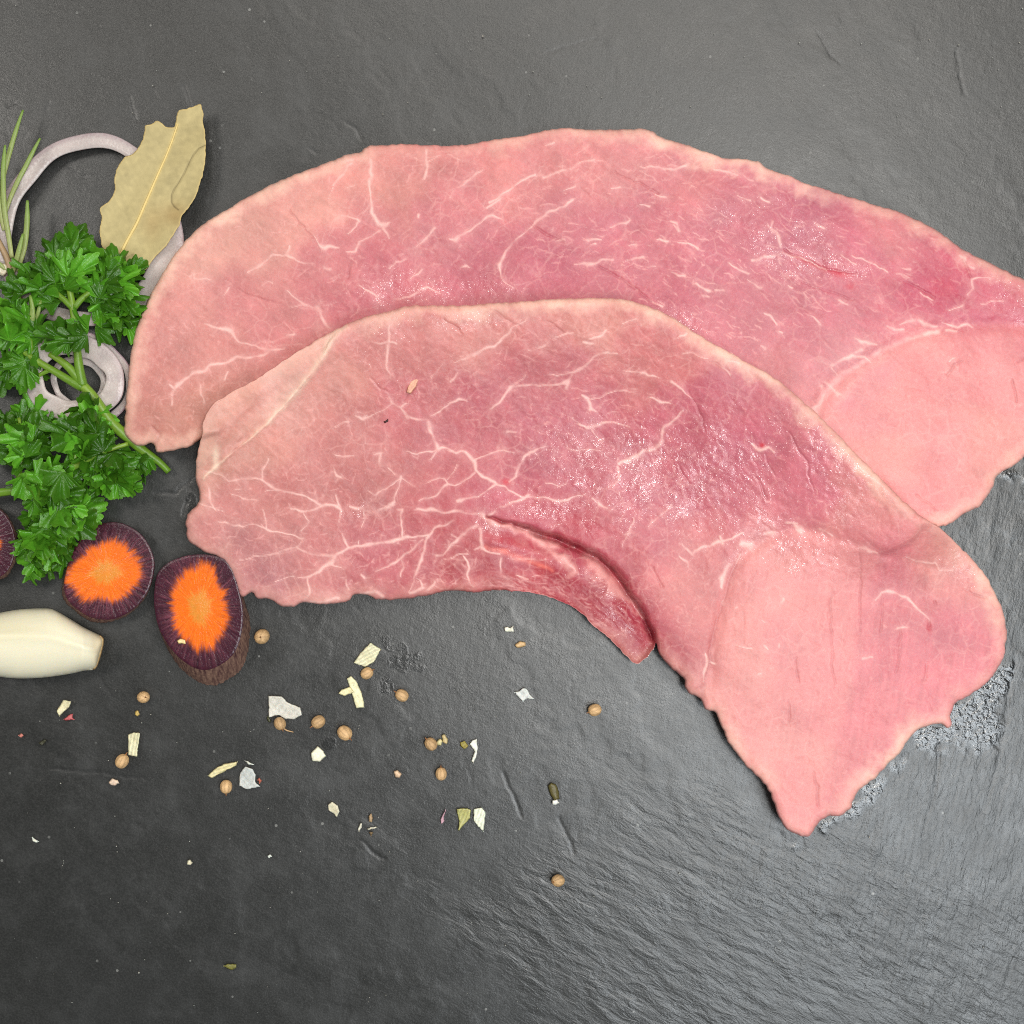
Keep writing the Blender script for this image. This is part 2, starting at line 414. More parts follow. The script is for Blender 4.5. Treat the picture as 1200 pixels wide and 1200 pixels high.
VB = """240,379,3 252,384,3 267,387,5 274,396,3 283,402,2 300,405,2 315,410,4 332,407,1.5|315,411,4 300,416,2.5 270,422,3.5 247,429,4 230,436,5 220,442,2.5 207,452,5 202,460,4 202,474,1.5|198,452,3 206,458,2|262,445,3 267,436,1|236,451,1.5 236,462,2 241,473,1.5|335,394,2.5 345,393,1.5
228,325,3 245,328,1.5|229,318,1 228,325,2|262,346,1 269,339,2.5|339,286,2.5 335,298,3.5 355,308,2 366,310,1|335,298,2 320,300,2 300,312,3 289,320,1|313,330,1 321,333,2.5|338,342,1.5 354,356,3 366,361,3|342,360,1 354,356,2|371,361,7 374,364,6 380,377,4 386,384,2|371,361,2 395,355,1|371,361,2 376,352,1
434,186,3 435,207,4 432,219,3 434,232,2 436,252,5 442,261,5 450,264,7 455,261,2|448,266,3 456,280,1.5|445,268,2 436,275,2.5 423,284,2 418,295,3.5 406,295,1.5|388,261,1 399,254,3 410,255,2.5 421,259,3 409,273,1|367,277,1 374,286,2 380,291,6 398,289,1|380,314,4 386,316,4|408,219,1.5 417,216,1.5|400,190,2 412,187,5|412,192,2.5 400,205,2 390,217,1.5|391,217,1 384,232,1
499,174,3 499,190,3 501,197,4 498,209,2|499,192,1.5 515,183,1|491,252,3.5 491,255,3|509,267,3.5 504,273,2 488,290,1|528,282,2 534,283,6 548,272,2.5 569,258,2 578,254,4 588,259,1|567,198,1 550,207,3.5 538,220,2|530,226,3 526,233,1.5|571,245,2 588,230,2.5|540,313,1 545,311,4 550,313,1|586,311,6 593,294,3 602,282,2.5 616,269,2 633,257,4 643,248,3 658,242,2 671,234,3|586,312,2 590,328,1.2 600,336,1|457,314,1 465,306,2.5 477,302,1|459,351,1 482,345,2 494,341,3.5 502,340,2 513,345,1.5|423,334,1 442,349,3.5|482,328,1 494,317,1.5|575,237,3 591,225,2 610,213,2 627,205,3|637,171,1 641,171,3 650,169,2|637,207,2 650,203,3 672,196,1 685,190,2 697,186,4|662,223,1 674,219,3|652,284,1 662,281,3.5|689,282,4 704,280,1.5|687,290,1 698,286,2.5|714,266,1 733,263,4 739,259,2|674,308,1 687,310,3.5 706,305,2 719,304,3|735,290,1.5 745,288,2.5|730,309,1 754,302,2|717,221,1 727,219,3|766,226,1 779,230,3|750,240,1 762,240,2.5|752,196,1.5 775,198,2 791,199,3 808,193,3|786,260,3 794,262,3 796,269,4 789,264,2|768,281,1 782,282,3|793,283,1 808,285,2.5 818,290,3|786,318,2 795,322,3 802,323,4|757,313,1 768,313,2|771,356,1 777,358,2.5|764,352,1 777,360,1
836,199,2 850,201,3 866,206,1.5 881,211,2.5|864,229,1 879,233,2.5|891,231,2 901,235,3|906,260,3 904,268,3 909,272,5 914,280,5 916,290,3|899,266,3 906,272,4|883,305,3 893,301,3 916,297,4 931,301,3 947,306,2 968,316,1.5|854,310,1 870,317,3 877,321,3|876,329,1 893,338,3.5|816,334,3 832,341,4|838,340,2 848,339,3|822,346,2 832,348,3|896,369,3 904,373,4 910,379,3|948,370,1 960,380,3|985,354,3 994,358,2|892,404,2 897,407,4|922,335,1 927,337,3|911,387,1 915,390,2
1040,381,3 1048,386,3.5 1060,387,3|1055,380,2 1066,376,4 1075,374,5 1085,380,6 1097,383,3|1083,391,5 1098,389,6|1104,378,2 1123,383,3 1133,380,4 1140,383,2|1110,387,4 1120,387,3|1001,397,2 1010,401,6 1018,403,6 1027,404,2|1010,410,5 1004,413,4|976,429,5 987,421,5 1000,416,5 1012,418,2.5 1022,425,1|966,448,4 975,456,3 983,462,4|962,452,4 964,458,4|975,432,2 981,440,2|955,478,6 958,476,4|1052,321,3 1065,324,2|1052,314,1 1067,316,3|1079,345,1 1092,350,1.5|1124,300,2 1131,303,4 1131,310,3 1140,315,3|1140,328,3 1141,339,3 1134,346,2|1141,328,2 1160,324,1.5|1112,425,2 1120,420,1.5|1115,362,1 1130,359,1.5|958,262,4 966,267,3|1000,300,1.5 1040,318,1|1150,355,1 1175,352,1|985,300,1 1005,310,1"""
VF = """455,462,1 460,472,3 470,478,2.5 477,489,3.5 490,491,2.5 500,494,4 505,500,5.5 508,510,3 512,527,5 525,526,2.5 535,530,3 547,531,5 556,540,6 557,550,3.5 575,562,5 582,566,4 592,569,2.5 602,575,2 612,580,2 625,583,3 640,585,2 655,586,4 670,582,2 686,578,1|460,472,2 450,481,1.5 440,487,1 425,491,4 415,487,1.5|470,478,3 477,472,2|500,492,2 508,487,2 520,478,2.5 537,467,4 548,470,1|512,527,2 503,530,2 488,532,2.5 476,530,1.5|511,528,2 505,540,1.5|556,553,2 545,562,2 535,568,2 526,568,2.5 520,562,2|526,568,3 518,573,2.5 508,580,2.5 490,588,1|520,563,1.5 505,563,1.5 494,568,1|525,563,1 538,545,1|557,538,2 575,530,2 592,527,3 605,530,1|582,566,3 570,575,2.5 560,581,2 545,583,2.5 537,586,4|455,380,1.5 453,402,4 453,430,1.5 456,442,1|438,401,2 466,402,2|505,445,1 518,428,1.5|532,426,1 548,420,3.5 570,408,2.5 585,401,3 600,385,1.5 615,377,2|408,495,2 402,495,2 391,502,1|394,533,2 404,535,2.5 416,533,2|440,531,2 448,531,4 445,545,1.5|391,549,1 394,556,3 402,561,1|424,490,4 428,488,3|456,548,1 464,557,1.5|470,560,3 468,570,2 462,582,2 459,592,1.5|470,562,2 455,570,1.5 440,580,3 433,575,1|470,562,1.5 487,571,1|528,448,3 537,438,1.5|576,480,3 582,474,4 590,465,2.5 597,455,4 610,452,2 632,450,1.5 655,450,1.5 665,449,5|598,456,2 615,440,1|595,505,3 606,506,2
240,553,1.5 258,557,2 268,563,2 285,562,1.5 300,562,2 308,565,3 322,572,4 335,575,2.5 348,579,3 362,581,2 372,588,3 378,592,4 390,591,3 397,594,5 400,598,3 398,613,1.5|340,598,1.5 352,601,3 362,598,2 377,592,2.5|355,602,1 362,612,2 352,622,1|310,576,1.5 322,573,2|307,564,1.5 309,550,1.5 314,538,1|398,592,2 393,580,1|410,594,3 416,596,4 428,597,5 440,599,3 450,594,2 460,590,3|426,598,2 427,612,1.5 423,620,1|256,611,1 272,615,3.5 285,618,2 300,617,2 312,620,3 330,623,2 345,627,2 355,630,3|312,620,1.5 310,600,1.5|355,630,2 350,640,2 347,642,3 362,648,3 378,650,3.5 392,652,5 385,660,4 375,670,3 362,676,4 348,677,1|362,676,2.5 363,690,2.5 357,706,2|392,652,4 403,645,3 408,642,5 425,640,4 440,637,3.5 455,634,4 470,630,4.5 480,629,3 490,627,2.5 502,625,4|408,642,3 405,632,3 402,626,2|281,656,1 300,651,1.5 318,650,2 335,645,2 347,642,2|385,660,2 398,666,1.5|405,678,1.5 408,690,3|423,674,3 426,676,3|270,579,1 285,585,2 303,586,2|276,573,2 283,573,2|243,570,1.5 246,590,2 250,598,1.5|228,588,1 262,600,1|420,640,1 422,632,1|343,676,1 320,683,1|368,664,1 372,658,1
465,598,3 471,599,4 471,612,2.5 471,630,3|500,629,5 510,620,3 522,614,3 532,610,2.5|500,630,3 497,645,2.5 493,655,4 488,670,3 485,680,1.5 478,694,1.5|485,675,1 492,682,2 494,690,1.5|495,632,2 480,645,3 465,655,3.5 455,663,2 440,668,1.5|470,655,2 473,665,4 468,675,2|562,600,7 572,612,8 583,616,6|560,617,5 548,624,4 535,633,4 525,645,2.5 520,650,2 512,650,3|563,620,4 565,632,4 565,642,4 575,647,1.5 586,650,1.5|558,643,2 565,640,3|485,597,1.5 505,598,4 520,600,2 533,597,5 550,601,2.5 562,602,4|458,592,4 447,599,2|530,628,4 534,630,3|541,653,2 547,660,3 550,667,3 547,675,3 550,682,2 554,687,2|587,655,2.5 587,672,2.5 596,679,4|605,674,1.5 620,678,2|620,580,3 610,584,3 598,590,2.5 585,594,3 572,603,3.5|640,525,1 622,530,4 612,540,2.5 607,550,2 604,558,2 598,563,2|500,692,3 508,682,3|520,655,1 548,648,1.5|600,655,1 640,656,1.5|422,697,4 440,692,6 450,700,4|382,704,6 398,702,4|360,707,3 380,705,3|480,695,3 495,690,4
554,418,1.5 580,404,3|617,411,1 637,407,3|650,395,1 672,388,2|683,402,3 694,403,4|690,397,1.5 705,392,3 711,386,1.5|640,437,1 662,440,1.5 672,437,4 685,430,3 695,420,2.5 705,416,4 722,414,2|660,449,3 668,447,4 664,455,5|668,447,3 671,440,2|683,465,3 689,471,4 691,480,5 697,482,2|692,470,2 710,462,1.5 725,458,1.5 742,459,2|672,497,1.5 685,500,3 697,499,6 707,494,3 725,497,2 738,502,1|670,490,2 680,498,1.5|695,502,2 700,512,1.5 707,517,2|730,437,1 745,436,2 757,437,3 772,443,1|786,448,4 800,457,2 813,467,1|763,465,1.5 775,468,3 786,473,1.5|800,480,2 790,492,2.5 780,500,5 776,510,3.5 778,517,4 770,522,6 755,528,4 745,535,5 735,540,4 724,543,3|722,546,3 725,560,4 720,568,2|670,527,1.5 690,525,2 706,528,1|695,583,2 702,590,3.5 713,595,3|732,627,3 737,626,4|735,627,2 730,642,1|737,625,1.5 746,603,1|760,617,1 775,600,2 787,591,1|640,566,1 655,570,2 664,566,1
795,650,1 803,658,4 806,667,1.5|800,638,1.5 810,650,3.5 820,642,2.5 830,640,2.5 845,634,4 857,631,2.5 870,625,3|843,630,3 846,637,3|856,662,4 850,672,5 848,680,6 846,690,2|870,636,7 880,638,8|898,627,5 907,624,7|930,614,6 937,620,8|922,611,3 934,612,2|827,765,2 829,775,5 828,785,5 825,800,2|868,650,2 862,660,2|833,776,2 838,778,3|847,704,3 848,708,2|880,520,3 890,529,5 900,526,3 908,531,2|962,619,4 975,628,2|1008,642,4 1018,643,5 1029,646,2|1060,653,1 1080,658,2.5 1095,662,2 1103,668,2 1118,666,2|1024,704,1 1034,694,2 1042,692,4 1052,695,3 1060,700,3.5 1068,708,3 1078,718,3 1089,728,2|1052,737,3 1064,736,1.5|860,757,1 880,760,2|897,757,3 900,761,2|911,754,2 912,758,3|888,792,3 892,791,3|1012,772,3 1020,770,2|918,703,3 914,708,2|893,726,2 895,728,2|864,713,2 862,714,2|1180,690,1 1172,700,1|852,424,2 865,426,3|845,430,1.5 855,438,3|830,420,1 812,412,2 800,414,1.5|790,395,1 805,390,2|730,380,1 745,372,1.5"""
def parse(t):
    out = []
    for s in t.replace('\n', '|').split('|'):
        if s.strip(): out.append([tuple(float(q) for q in p.split(',')) for p in s.split()])
    return out
CB = [(165,490,206,138,124),(170,440,222,150,138),(205,400,232,158,148),(210,500,215,150,132),(260,300,238,176,160),(350,240,240,172,158),(450,200,238,162,150),(600,190,236,152,146),(700,185,233,150,147),(800,205,229,140,142),(300,360,226,146,143),(400,300,222,138,139),(500,260,222,134,139),(560,320,208,114,126),(700,260,216,126,136),(650,330,204,110,124),(440,335,214,122,130),(760,330,210,120,132),(850,300,217,126,138),(880,400,214,128,136),(930,290,208,116,132),(1000,300,220,122,136),(1090,325,212,102,122),(1118,340,208,96,117),(1150,360,217,112,127),(1050,262,227,138,141),(960,360,219,126,138),(935,440,214,136,138),(1000,430,232,150,155),(1050,450,240,152,150),(1150,450,239,152,152),(1080,550,238,150,150),(1020,500,242,170,160),(1180,520,236,162,150),(1180,350,226,124,134)]
CF = [(300,500,236,164,150),(262,520,226,166,148),(325,455,240,182,168),(285,470,232,168,150),(380,425,240,172,158),(450,400,230,152,146),(560,385,233,156,146),(700,380,234,158,146),(500,470,217,132,133),(400,520,214,138,132),(340,560,214,138,132),(430,560,206,126,122),(260,600,220,147,140),(240,630,205,140,136),(300,660,205,136,136),(345,690,226,152,146),(450,650,208,114,120),(530,660,202,92,98),(600,590,208,112,124),(560,480,212,120,127),(650,450,216,128,132),(700,500,210,116,127),(640,540,206,112,124),(780,420,228,142,138),(800,480,212,115,127),(850,520,214,120,134),(760,560,210,116,127),(850,590,217,127,137),(950,560,223,130,141),(720,600,213,120,127),(780,660,226,136,136),(820,690,230,147,143),(900,700,240,162,156),(880,780,241,167,159),(950,780,238,156,156),(1050,680,228,138,142),(1100,740,228,136,143),(1040,800,236,145,150),(1000,860,239,149,151),(930,900,241,166,159),(945,955,237,150,150),(1100,800,239,145,150),(1010,590,233,152,147),(1130,660,231,156,147),(650,668,182,66,78),(720,730,178,64,79),(743,760,180,72,86),(690,705,182,68,80),(600,675,190,76,86),(620,645,202,86,90),(680,652,192,86,100)]
def shepard(pts, p=3.2, warp=14, gw=20):
    g = slice(None, None, 8)
    X = (UU+warp*band(gw, 60)+6*band(gw+1, 22)); Y = (VV+warp*band(gw+2, 60)+6*band(gw+3, 22))
    num = np.zeros((NR, NR, 3), np.float32); den = np.zeros((NR, NR), np.float32)
    for (u, v, r, gr, b) in pts:
        wgt = (1.0/((X-u)**2+(Y-v)**2+260)**(p/2)).astype(np.float32)
        den += wgt; num += wgt[..., None]*s2l((r, gr, b)).astype(np.float32)
    return num/den[..., None]
def lerp(a, b, f): return a+(np.asarray(b, np.float32)-a)*f[..., None]
def crop(poly, pad=4):
    i0 = int((poly[:, 0].min()-pad-U0)/DU); i1 = int((poly[:, 0].max()+pad-U0)/DU)+1
    j0 = int((poly[:, 1].min()-pad-U0)/DU); j1 = int((poly[:, 1].max()+pad-U0)/DU)+1
    return max(i0, 0), min(i1, NR), max(j0, 0), min(j1, NR)
def steak_fields(veins, cols, seed, streaks):
    C = shepard(cols, gw=seed)
    # broad mottling of the muscle
    C *= (1+.030*band(seed+5, 40)+.022*band(seed+6, 12))[..., None]
    C = np.power(np.clip(C, 1e-4, 1), 1.10).astype(np.float32)*np.array([.765, .765, .79], np.float32)
    fibm = blur(((UU > 830) & (VV > 640)).astype(float), 15)
    C *= (1+.026*(fibm*band(seed+11, 3.0, 7, 82)+(1-fibm)*band(seed+12, 3.0, 5, -38))+.02*band(seed+13, 22))[..., None].astype(np.float32)
    V = np.zeros((NR, NR))
    for p in veins: stamp(V, p, gain=.95, soft=.5)
    Hl = np.zeros((NR, NR))
    for p in veins: stamp(Hl, [(a, b, c*1.6+2.5) for a, b, c in p], gain=.14, soft=.8)
    V *= np.clip(.86+.20*band(seed+7, 8)+.12*band(seed+8, 30), .2, 1.1)
    V = np.maximum(V, Hl*np.clip(.9+.25*band(seed+9, 7), .2, 1.2))
    r2 = np.random.default_rng(seed)
    F = np.zeros((NR, NR))
    for (u, v, ru, rv, ang, sp, n, lmax, gmax) in streaks:
        for k in range(n):
            t = r2.uniform(0, 2*math.pi); q_ = math.sqrt(r2.uniform()); a = math.radians(r2.normal(ang, sp))
            x0, y0 = u+ru*q_*math.cos(t), v+rv*q_*math.sin(t); l = r2.uniform(2, lmax)
            wd_ = r2.uniform(.8, 2.0); m_ = (x0+math.cos(a)*l*.5+r2.normal(0, 1.2), y0-math.sin(a)*l*.5+r2.normal(0, 1.2))
            stamp(F, [(x0, y0, .7), (*m_, wd_), (x0+math.cos(a)*l, y0-math.sin(a)*l, .7)], gain=r2.uniform(.15, gmax))
    return C, V, F
def darkset(lines, wid=2.0):
    Dk = np.zeros((NR, NR))
    for p in lines: stamp(Dk, p, wid)
    return Dk
polyB = catmull(BACK, 2.5); polyF = catmull(FRONT, 2.5)
def ragged(p, amp, seed):
    r = np.random.default_rng(seed); n = len(p)
    k = np.convolve(np.concatenate([r.standard_normal(n)]*3), np.exp(-np.linspace(-2, 2, 5)**2), 'same')[n:2*n]
    t = np.roll(p, -1, 0)-np.roll(p, 1, 0); nn = np.stack([-t[:, 1], t[:, 0]], 1)/(np.hypot(t[:, 0], t[:, 1])[:, None]+1e-6)
    return p+nn*k[:, None]*amp
polyB = ragged(polyB, .38, 5); polyF = ragged(polyF, .38, 6)

def build_steak(name, poly, T, zm, C, V, F, dark, base, bumps, wet, cream, label, red=None, membrane=None, rim=17.0, taper=None, paint=()):
    pt = []
    for pl, rgb, op in paint:
        f = np.zeros((NR, NR)); stamp(f, pl, gain=op); pt.append((f*np.clip(.85+.2*band(88, 6), 0, 1.1), s2l(rgb)))
    if taper is None: taper = np.ones((NR, NR))
    i0, i1, j0, j1 = crop(poly)
    us, vs = axis[i0:i1], axis[j0:j1]
    R = 34.0
    H = {}
    bs = base
    def gz(F_, u, v): return sample(F_, u, v)
    def ztop(u, v, d, jj, ii):
        return gz(bs, u, v)+gz(taper, u, v)*(zm+(gz(T, u, v)-zm)*quarter(d/10.0)**.75+gz(bumps, u, v)*np.clip(d/10, 0, 1))
    def zbot(u, v, d, jj, ii):
        return gz(bs, u, v)+gz(taper, u, v)*zm*(1-quarter(d/12.0))+.05
    creamn = band(77, 16)*3.2+band(78, 5)*1.6
    def colf(U, V_, D, JJ, II):
        jj, ii = JJ+j0, II+i0
        c = C[jj, ii].copy()
        vn, fn, dk = V[jj, ii], F[jj, ii], dark[jj, ii]
        cw = np.clip(1-(D+creamn[jj, ii])/rim, 0, 1)**1.1*cream[jj, ii]
        c = lerp(c, s2l((244, 200, 178)), cw*.85)
        for f, rgb in pt[:-1]: c = lerp(c, rgb, np.clip(f[jj, ii], 0, 1))
        if red is not None: c = lerp(c, s2l((196, 40, 62)), red[jj, ii])
        c = lerp(c, s2l((244, 184, 176)), fn*.75)
        c = lerp(c, s2l((246, 200, 190)), np.clip(vn*.78, 0, 1))
        c = lerp(c, s2l((150, 66, 76)), np.clip(dk, 0, 1)*.32)
        for f, rgb in pt[-1:]: c = lerp(c, rgb, np.clip(f[jj, ii], 0, 1))
        if membrane is not None:
            c = lerp(c, s2l((250, 226, 200)), membrane[jj, ii])
        return np.clip(c, 0, 1)
    def extraf(U, V_, D, JJ, II): return {'wet': wet[JJ+j0, II+i0]}
    co, Fc, col, ex = sheet(us, vs, poly, R, ztop, zbot, colf, extraf, band_px=30)
    return place(name, co, Fc, M_MEAT, col=col, extra=ex, label=label, cat='steak', group='raw pork steaks on the slate')

def lobe_tint(C, poly, rgb, amt, soft=5):
    m = blur(inside_mask(np.array(poly, float), axis, axis).astype(float), soft)
    return lerp(C, s2l(rgb), np.clip(m*amt*(1+.2*band(66, 30)), 0, 1))
# back steak ------------------------------------------------------
streakB = [(300,350,150,120,30,60,150,16,.55),(520,250,190,80,35,30,170,18,.5),(740,250,150,80,5,22,170,18,.6),(850,320,130,90,-28,15,220,16,.7),(1000,310,120,60,-20,20,120,14,.5),(1080,470,110,100,10,70,150,7,.4),(200,440,55,60,30,60,70,12,.5)]
C_, V_, F_ = steak_fields(parse(VB), CB, 100, streakB)
C_ = lobe_tint(C_, [(958,486),(972,454),(1008,427),(1060,400),(1100,386),(1150,382),(1260,386),(1260,640),(1060,640)], (232,156,150), .4)
darkB = darkset([[(340,247,1),(352,262,2),(368,282,2),(375,290,1)],[(920,293,2),(945,306,3),(960,312,2.5),(985,319,2),(1005,318,1)],[(1128,300,1),(1134,316,3),(1139,326,2)],
    [(700,310,1),(740,335,2),(770,358,1.5)],[(620,260,1),(640,275,2),(660,283,1)],[(720,200,1),(770,225,1.5)],[(178,498,2),(186,508,4),(182,522,4)],[(1110,440,2),(1118,430,3),(1130,424,1)],[(1060,330,1),(1095,348,2)],
    [(1194,425,1),(1200,420,2)],[(1190,470,1.5),(1186,445,2)],[(410,310,4),(408,326,3)],[(280,340,1),(320,355,1.5)],[(940,330,1),(1000,352,1.5)],[(1075,580,1),(1100,600,1)]])*.8
for k in range(90):
    u, v = rng.uniform(520, 1150), rng.uniform(180, 460); a = math.radians(rng.normal(-32, 10)); l = rng.uniform(10, 34)
    stamp(darkB, [(u, v, .7), (u+l*math.cos(a)*.5, v-l*math.sin(a)*.5, 1.7), (u+l*math.cos(a), v-l*math.sin(a), .7)], gain=rng.uniform(.1, .34))
redB = np.clip(blob(985, 321, 14, 4, 15)*.7+blob(950, 308, 26, 3, 25)*.5+blob(997, 336, 6, 4)*.5+blob(1108, 338, 22, 14)*.25, 0, 1)
lobe = np.zeros((NR, NR))                         # pale end lobe, set off by a shallow step
TB = 36+2.0*band(201, 130)+1.0*band(202, 50)
bumpB = .38*band(203, 28)+.18*band(204, 12, 2.2, -25)+.14*band(205, 5)-1.7*darkB+.35*V_
bumpB += -3.5*np.exp(-(dist_field(catmull([(955,482),(975,452),(1010,425),(1060,398),(1100,384),(1150,380),(1215,384)], 3, False), axis, axis, 30, False)[0]/9)**2)
bumpB += 3*blob(930, 285, 60, 30, 25)-3*blob(1030, 580, 40, 12, 40)
wetB = np.clip(.95*blob(940, 290, 45, 38, 30)+.8*blob(990, 315, 30, 10, 10)+.9*blob(1185, 345, 28, 45)+.65*blob(530, 338, 110, 20)+.5*blob(870, 260, 60, 40)+.45*blob(800, 380, 60, 30, 30)+.35*blob(450, 330, 60, 25), 0, 1)
wetB = np.clip(wetB*(.85+.25*band(206, 14)), 0, 1)*.95+.06
creamB = np.clip(.55+.45*blob(250, 290, 220, 160)+.4*blob(820, 180, 160, 60)-.5*blob(500, 170, 60, 30), 0, 1)
zeroF = np.zeros((NR, NR))
inF = inside_mask(polyF, axis, axis); DF = np.where(inF, dist_field(polyF, axis, axis, 170)[0], 0)
taperB = blur(1-smooth01((DF-1)/(60+90*smooth01((UU-300)/200)))*.97, 5)
PAINTB = [([(958,484,5),(966,462,6),(985,440,6),(1010,424,5),(1035,410,4),(1062,399,4),(1090,389,3)], (244, 186, 178), .5),
    ([(1090,372,8),(1120,372,9),(1160,372,8),(1200,374,6)], (206, 104, 122), .4), ([(982,470,8),(1000,440,12),(1040,415,8)], (240, 178, 168), .35)]
build_steak('pork_steak', polyB, TB, 28.0, C_, V_, F_, darkB, zeroF, bumpB, wetB, creamB,
            'rear raw pork steak, partly under the other and cut off by the right edge', red=redB, paint=PAINTB, rim=20, taper=taperB)
# height of the back steak, to drape the front one over it
inB = inside_mask(polyB, axis, axis); DB = dist_field(polyB, axis, axis, 60)[0]
zB = np.where(inB, 28+(TB-28)*quarter(DB/10)**.75, 0)*taperB
base = blur(zB, 20)
for k in range(4): base = blur(np.maximum(base, zB+.8*(zB > 0)), 14)
base = np.maximum(blur(base, 5), np.where(inB, zB+.5, 0)); base = blur(base, 2.0)+.6

# front steak -----------------------------------------------------
streakF = [(330,600,110,60,10,50,160,14,.55),(450,470,110,90,40,60,170,12,.5),(470,660,90,35,20,40,120,12,.6),(640,440,150,70,12,25,190,16,.55),(720,540,130,70,0,60,150,9,.5),(860,560,130,90,-45,40,200,9,.5),(1000,720,140,130,80,40,160,8,.35),(640,690,80,18,-8,12,90,16,.6),(700,720,50,20,-38,12,50,14,.6),(790,680,50,60,60,50,90,9,.45),(920,870,90,60,60,30,80,10,.35)]
C_, V_, F_ = steak_fields(parse(VF), CF, 300, streakF)
C_ = lobe_tint(C_, [(870,648),(905,626),(935,618),(975,630),(1030,650),(1005,720),(1000,800),(970,900),(940,990),(900,930),(826,830),(832,760),(850,690)], (234,158,150), .3)
slit = [(569,604,1.5),(585,610,3),(605,616,4),(630,623,5),(655,631,6),(680,642,6.5),(700,652,7),(715,665,7),(728,682,6.5),(742,703,6),(755,723,5),(764,740,5),(768,752,5)]
darkF = darkset([[(869,648,1),(858,670,2),(850,692,2.5),(845,712,2),(836,740,2),(832,760,2.5),(832,785,3),(826,800,4),(824,815,4)],[(1088,728,1.5),(1090,738,3)],
    [(1008,640,1),(1009,690,1.6),(1007,745,1)],[(1035,700,1),(1031,742,1.6)],[(1056,735,1),(1051,790,1.6)],[(1086,780,2),(1084,797,2.5)],[(975,700,1),(974,780,1.6),(980,800,1)],[(955,905,1),(959,925,2.5),(960,942,3)],
    [(925,820,1),(926,850,1.6)],[(933,770,1),(934,800,1.5)],[(1097,705,2.5),(1098,707,2.5)],[(490,450,1),(478,462,2),(474,470,1)],[(436,441,1),(448,458,2),(456,462,1)],
    [(520,375,1),(535,384,3),(540,391,1)],[(575,362,1),(600,378,2.5),(610,384,1)],[(640,376,1),(660,388,2)],[(808,458,1),(822,487,2),(828,505,1)],[(895,533,1),(908,557,2)],[(923,505,1),(945,540,2),(952,575,1)],
    [(795,545,1),(808,565,2)],[(885,560,1),(900,585,2)],[(840,595,1),(818,600,1)],[(765,665,1),(775,688,2)],[(850,430,1),(855,440,2)],[(835,425,1),(850,434,2)],
    [(1130,690,1),(1158,700,1.5)],[(920,705,.5),(948,716,.5)],[(505,620,1),(545,630,1)],[(480,700,1),(560,688,1)]])*.7
for k in range(120):
    if k < 60: u, v = rng.uniform(640, 1050), rng.uniform(380, 640); a = math.radians(rng.normal(-48, 12))
    else: u, v = rng.uniform(840, 1150), rng.uniform(660, 900); a = math.radians(rng.normal(88, 12))
    l = rng.uniform(8, 30)
    stamp(darkF, [(u, v, .7), (u+l*math.cos(a)*.5, v-l*math.sin(a)*.5, 1.6), (u+l*math.cos(a), v-l*math.sin(a), .7)], gain=rng.uniform(.1, .32))
for k in range(70):                               # long fibres of the lower lobe
    t = rng.uniform(0, 1); u = 560+180*t; v = 665+12*rng.uniform(-1, 1)+50*t*t+rng.uniform(0, 14); l = rng.uniform(10, 30)
    a = math.radians(-8-45*t+rng.normal(0, 5))
    stamp(darkF, [(u, v, .7), (u+l*math.cos(a)*.5, v-l*math.sin(a)*.5, 1.8), (u+l*math.cos(a), v-l*math.sin(a), .7)], gain=rng.uniform(.15, .5))
slitF = np.zeros((NR, NR)); stamp(slitF, slit, soft=.72)
sl = catmull([(p[0], p[1]) for p in slit], 2.5, False)
SD, SX, SY = dist_field(sl, axis, axis, 70, False)
lower = inside_mask(np.array([(560,600)]+[(p[0], p[1]) for p in slit]+[(768,800),(600,760),(520,720)], float), axis, axis)
lobeLow = blur(np.where(lower, 1.0, 0.0)*smooth01((UU-575)/60), 1.6)
ridge = [(238,561,3),(252,548,4),(272,530,4),(292,514,4.5),(318,492,5),(342,466,6),(362,441,7),(378,417,7),(386,400,7),(392,392,5),(408,382,3)]
memb = np.zeros((NR, NR)); stamp(memb, ridge, soft=.55)
rl = catmull([(p[0], p[1]) for p in ridge], 3, False)
side = inside_mask(np.array([(238,561)]+[(p[0], p[1]) for p in ridge]+[(400,370),(235,450),(215,555)], float), axis, axis)
sideD = np.where(side, dist_field(rl, axis, axis, 60, False)[0], 0)
redF = np.clip(slitF*.75+blob(518+75, 565, 5, 4)*1.0+blob(893, 522, 3.2, 3)*1.1+blob(1089, 736, 3, 7)*.5+blob(660, 612, 60, 14, 15)*.22+np.where(lower, .22*np.exp(-SD/10), 0)+blob(640, 585, 50, 22, 15)*.15, 0, 1)
darkF = np.maximum(darkF, slitF*1.8)
TF = 36+1.8*band(401, 130)+1.0*band(402, 55)-sideD*.22-15*lobeLow-7*lobeLow*np.exp(-(SD/16)**2)+6*lobeLow*blob(640, 655, 50, 16, 18)+5*lobeLow*blob(715, 700, 30, 30, 40)
TF += 2.5*blob(900, 700, 90, 100)-3*blob(955, 905, 40, 30)
bumpF = .38*band(403, 28)+.18*band(404, 12, 2.0, -30)+.14*band(405, 5)-1.5*np.minimum(darkF, 1)*(1-slitF)-8.0*slitF+.35*V_+1.6*memb
bumpF += np.where(side, 1.1*band(406, 18, 3, 40)+.5*band(407, 8, 3, 40), 0)
fold = [(556,636,5),(600,645,7),(640,655,6)]
fib = np.zeros((NR, NR)); stamp(fib, [(590,616,5),(625,625,8),(648,640,9),(665,655,8),(672,668,6)], soft=.7); stamp(fib, [(690,650,10),(702,672,14),(715,690,12),(735,700,8),(748,715,5)], gain=.75, soft=.7)
stamp(fib, [(735,700,4),(745,708,5),(747,718,4)], gain=.8)
fib *= smooth01((.9+.5*band(408, 9))/1.0)
bumpF += 2.2*fib+2.0*blob(600, 640, 40, 6, 12)
F_ = np.maximum(F_, .8*fib)
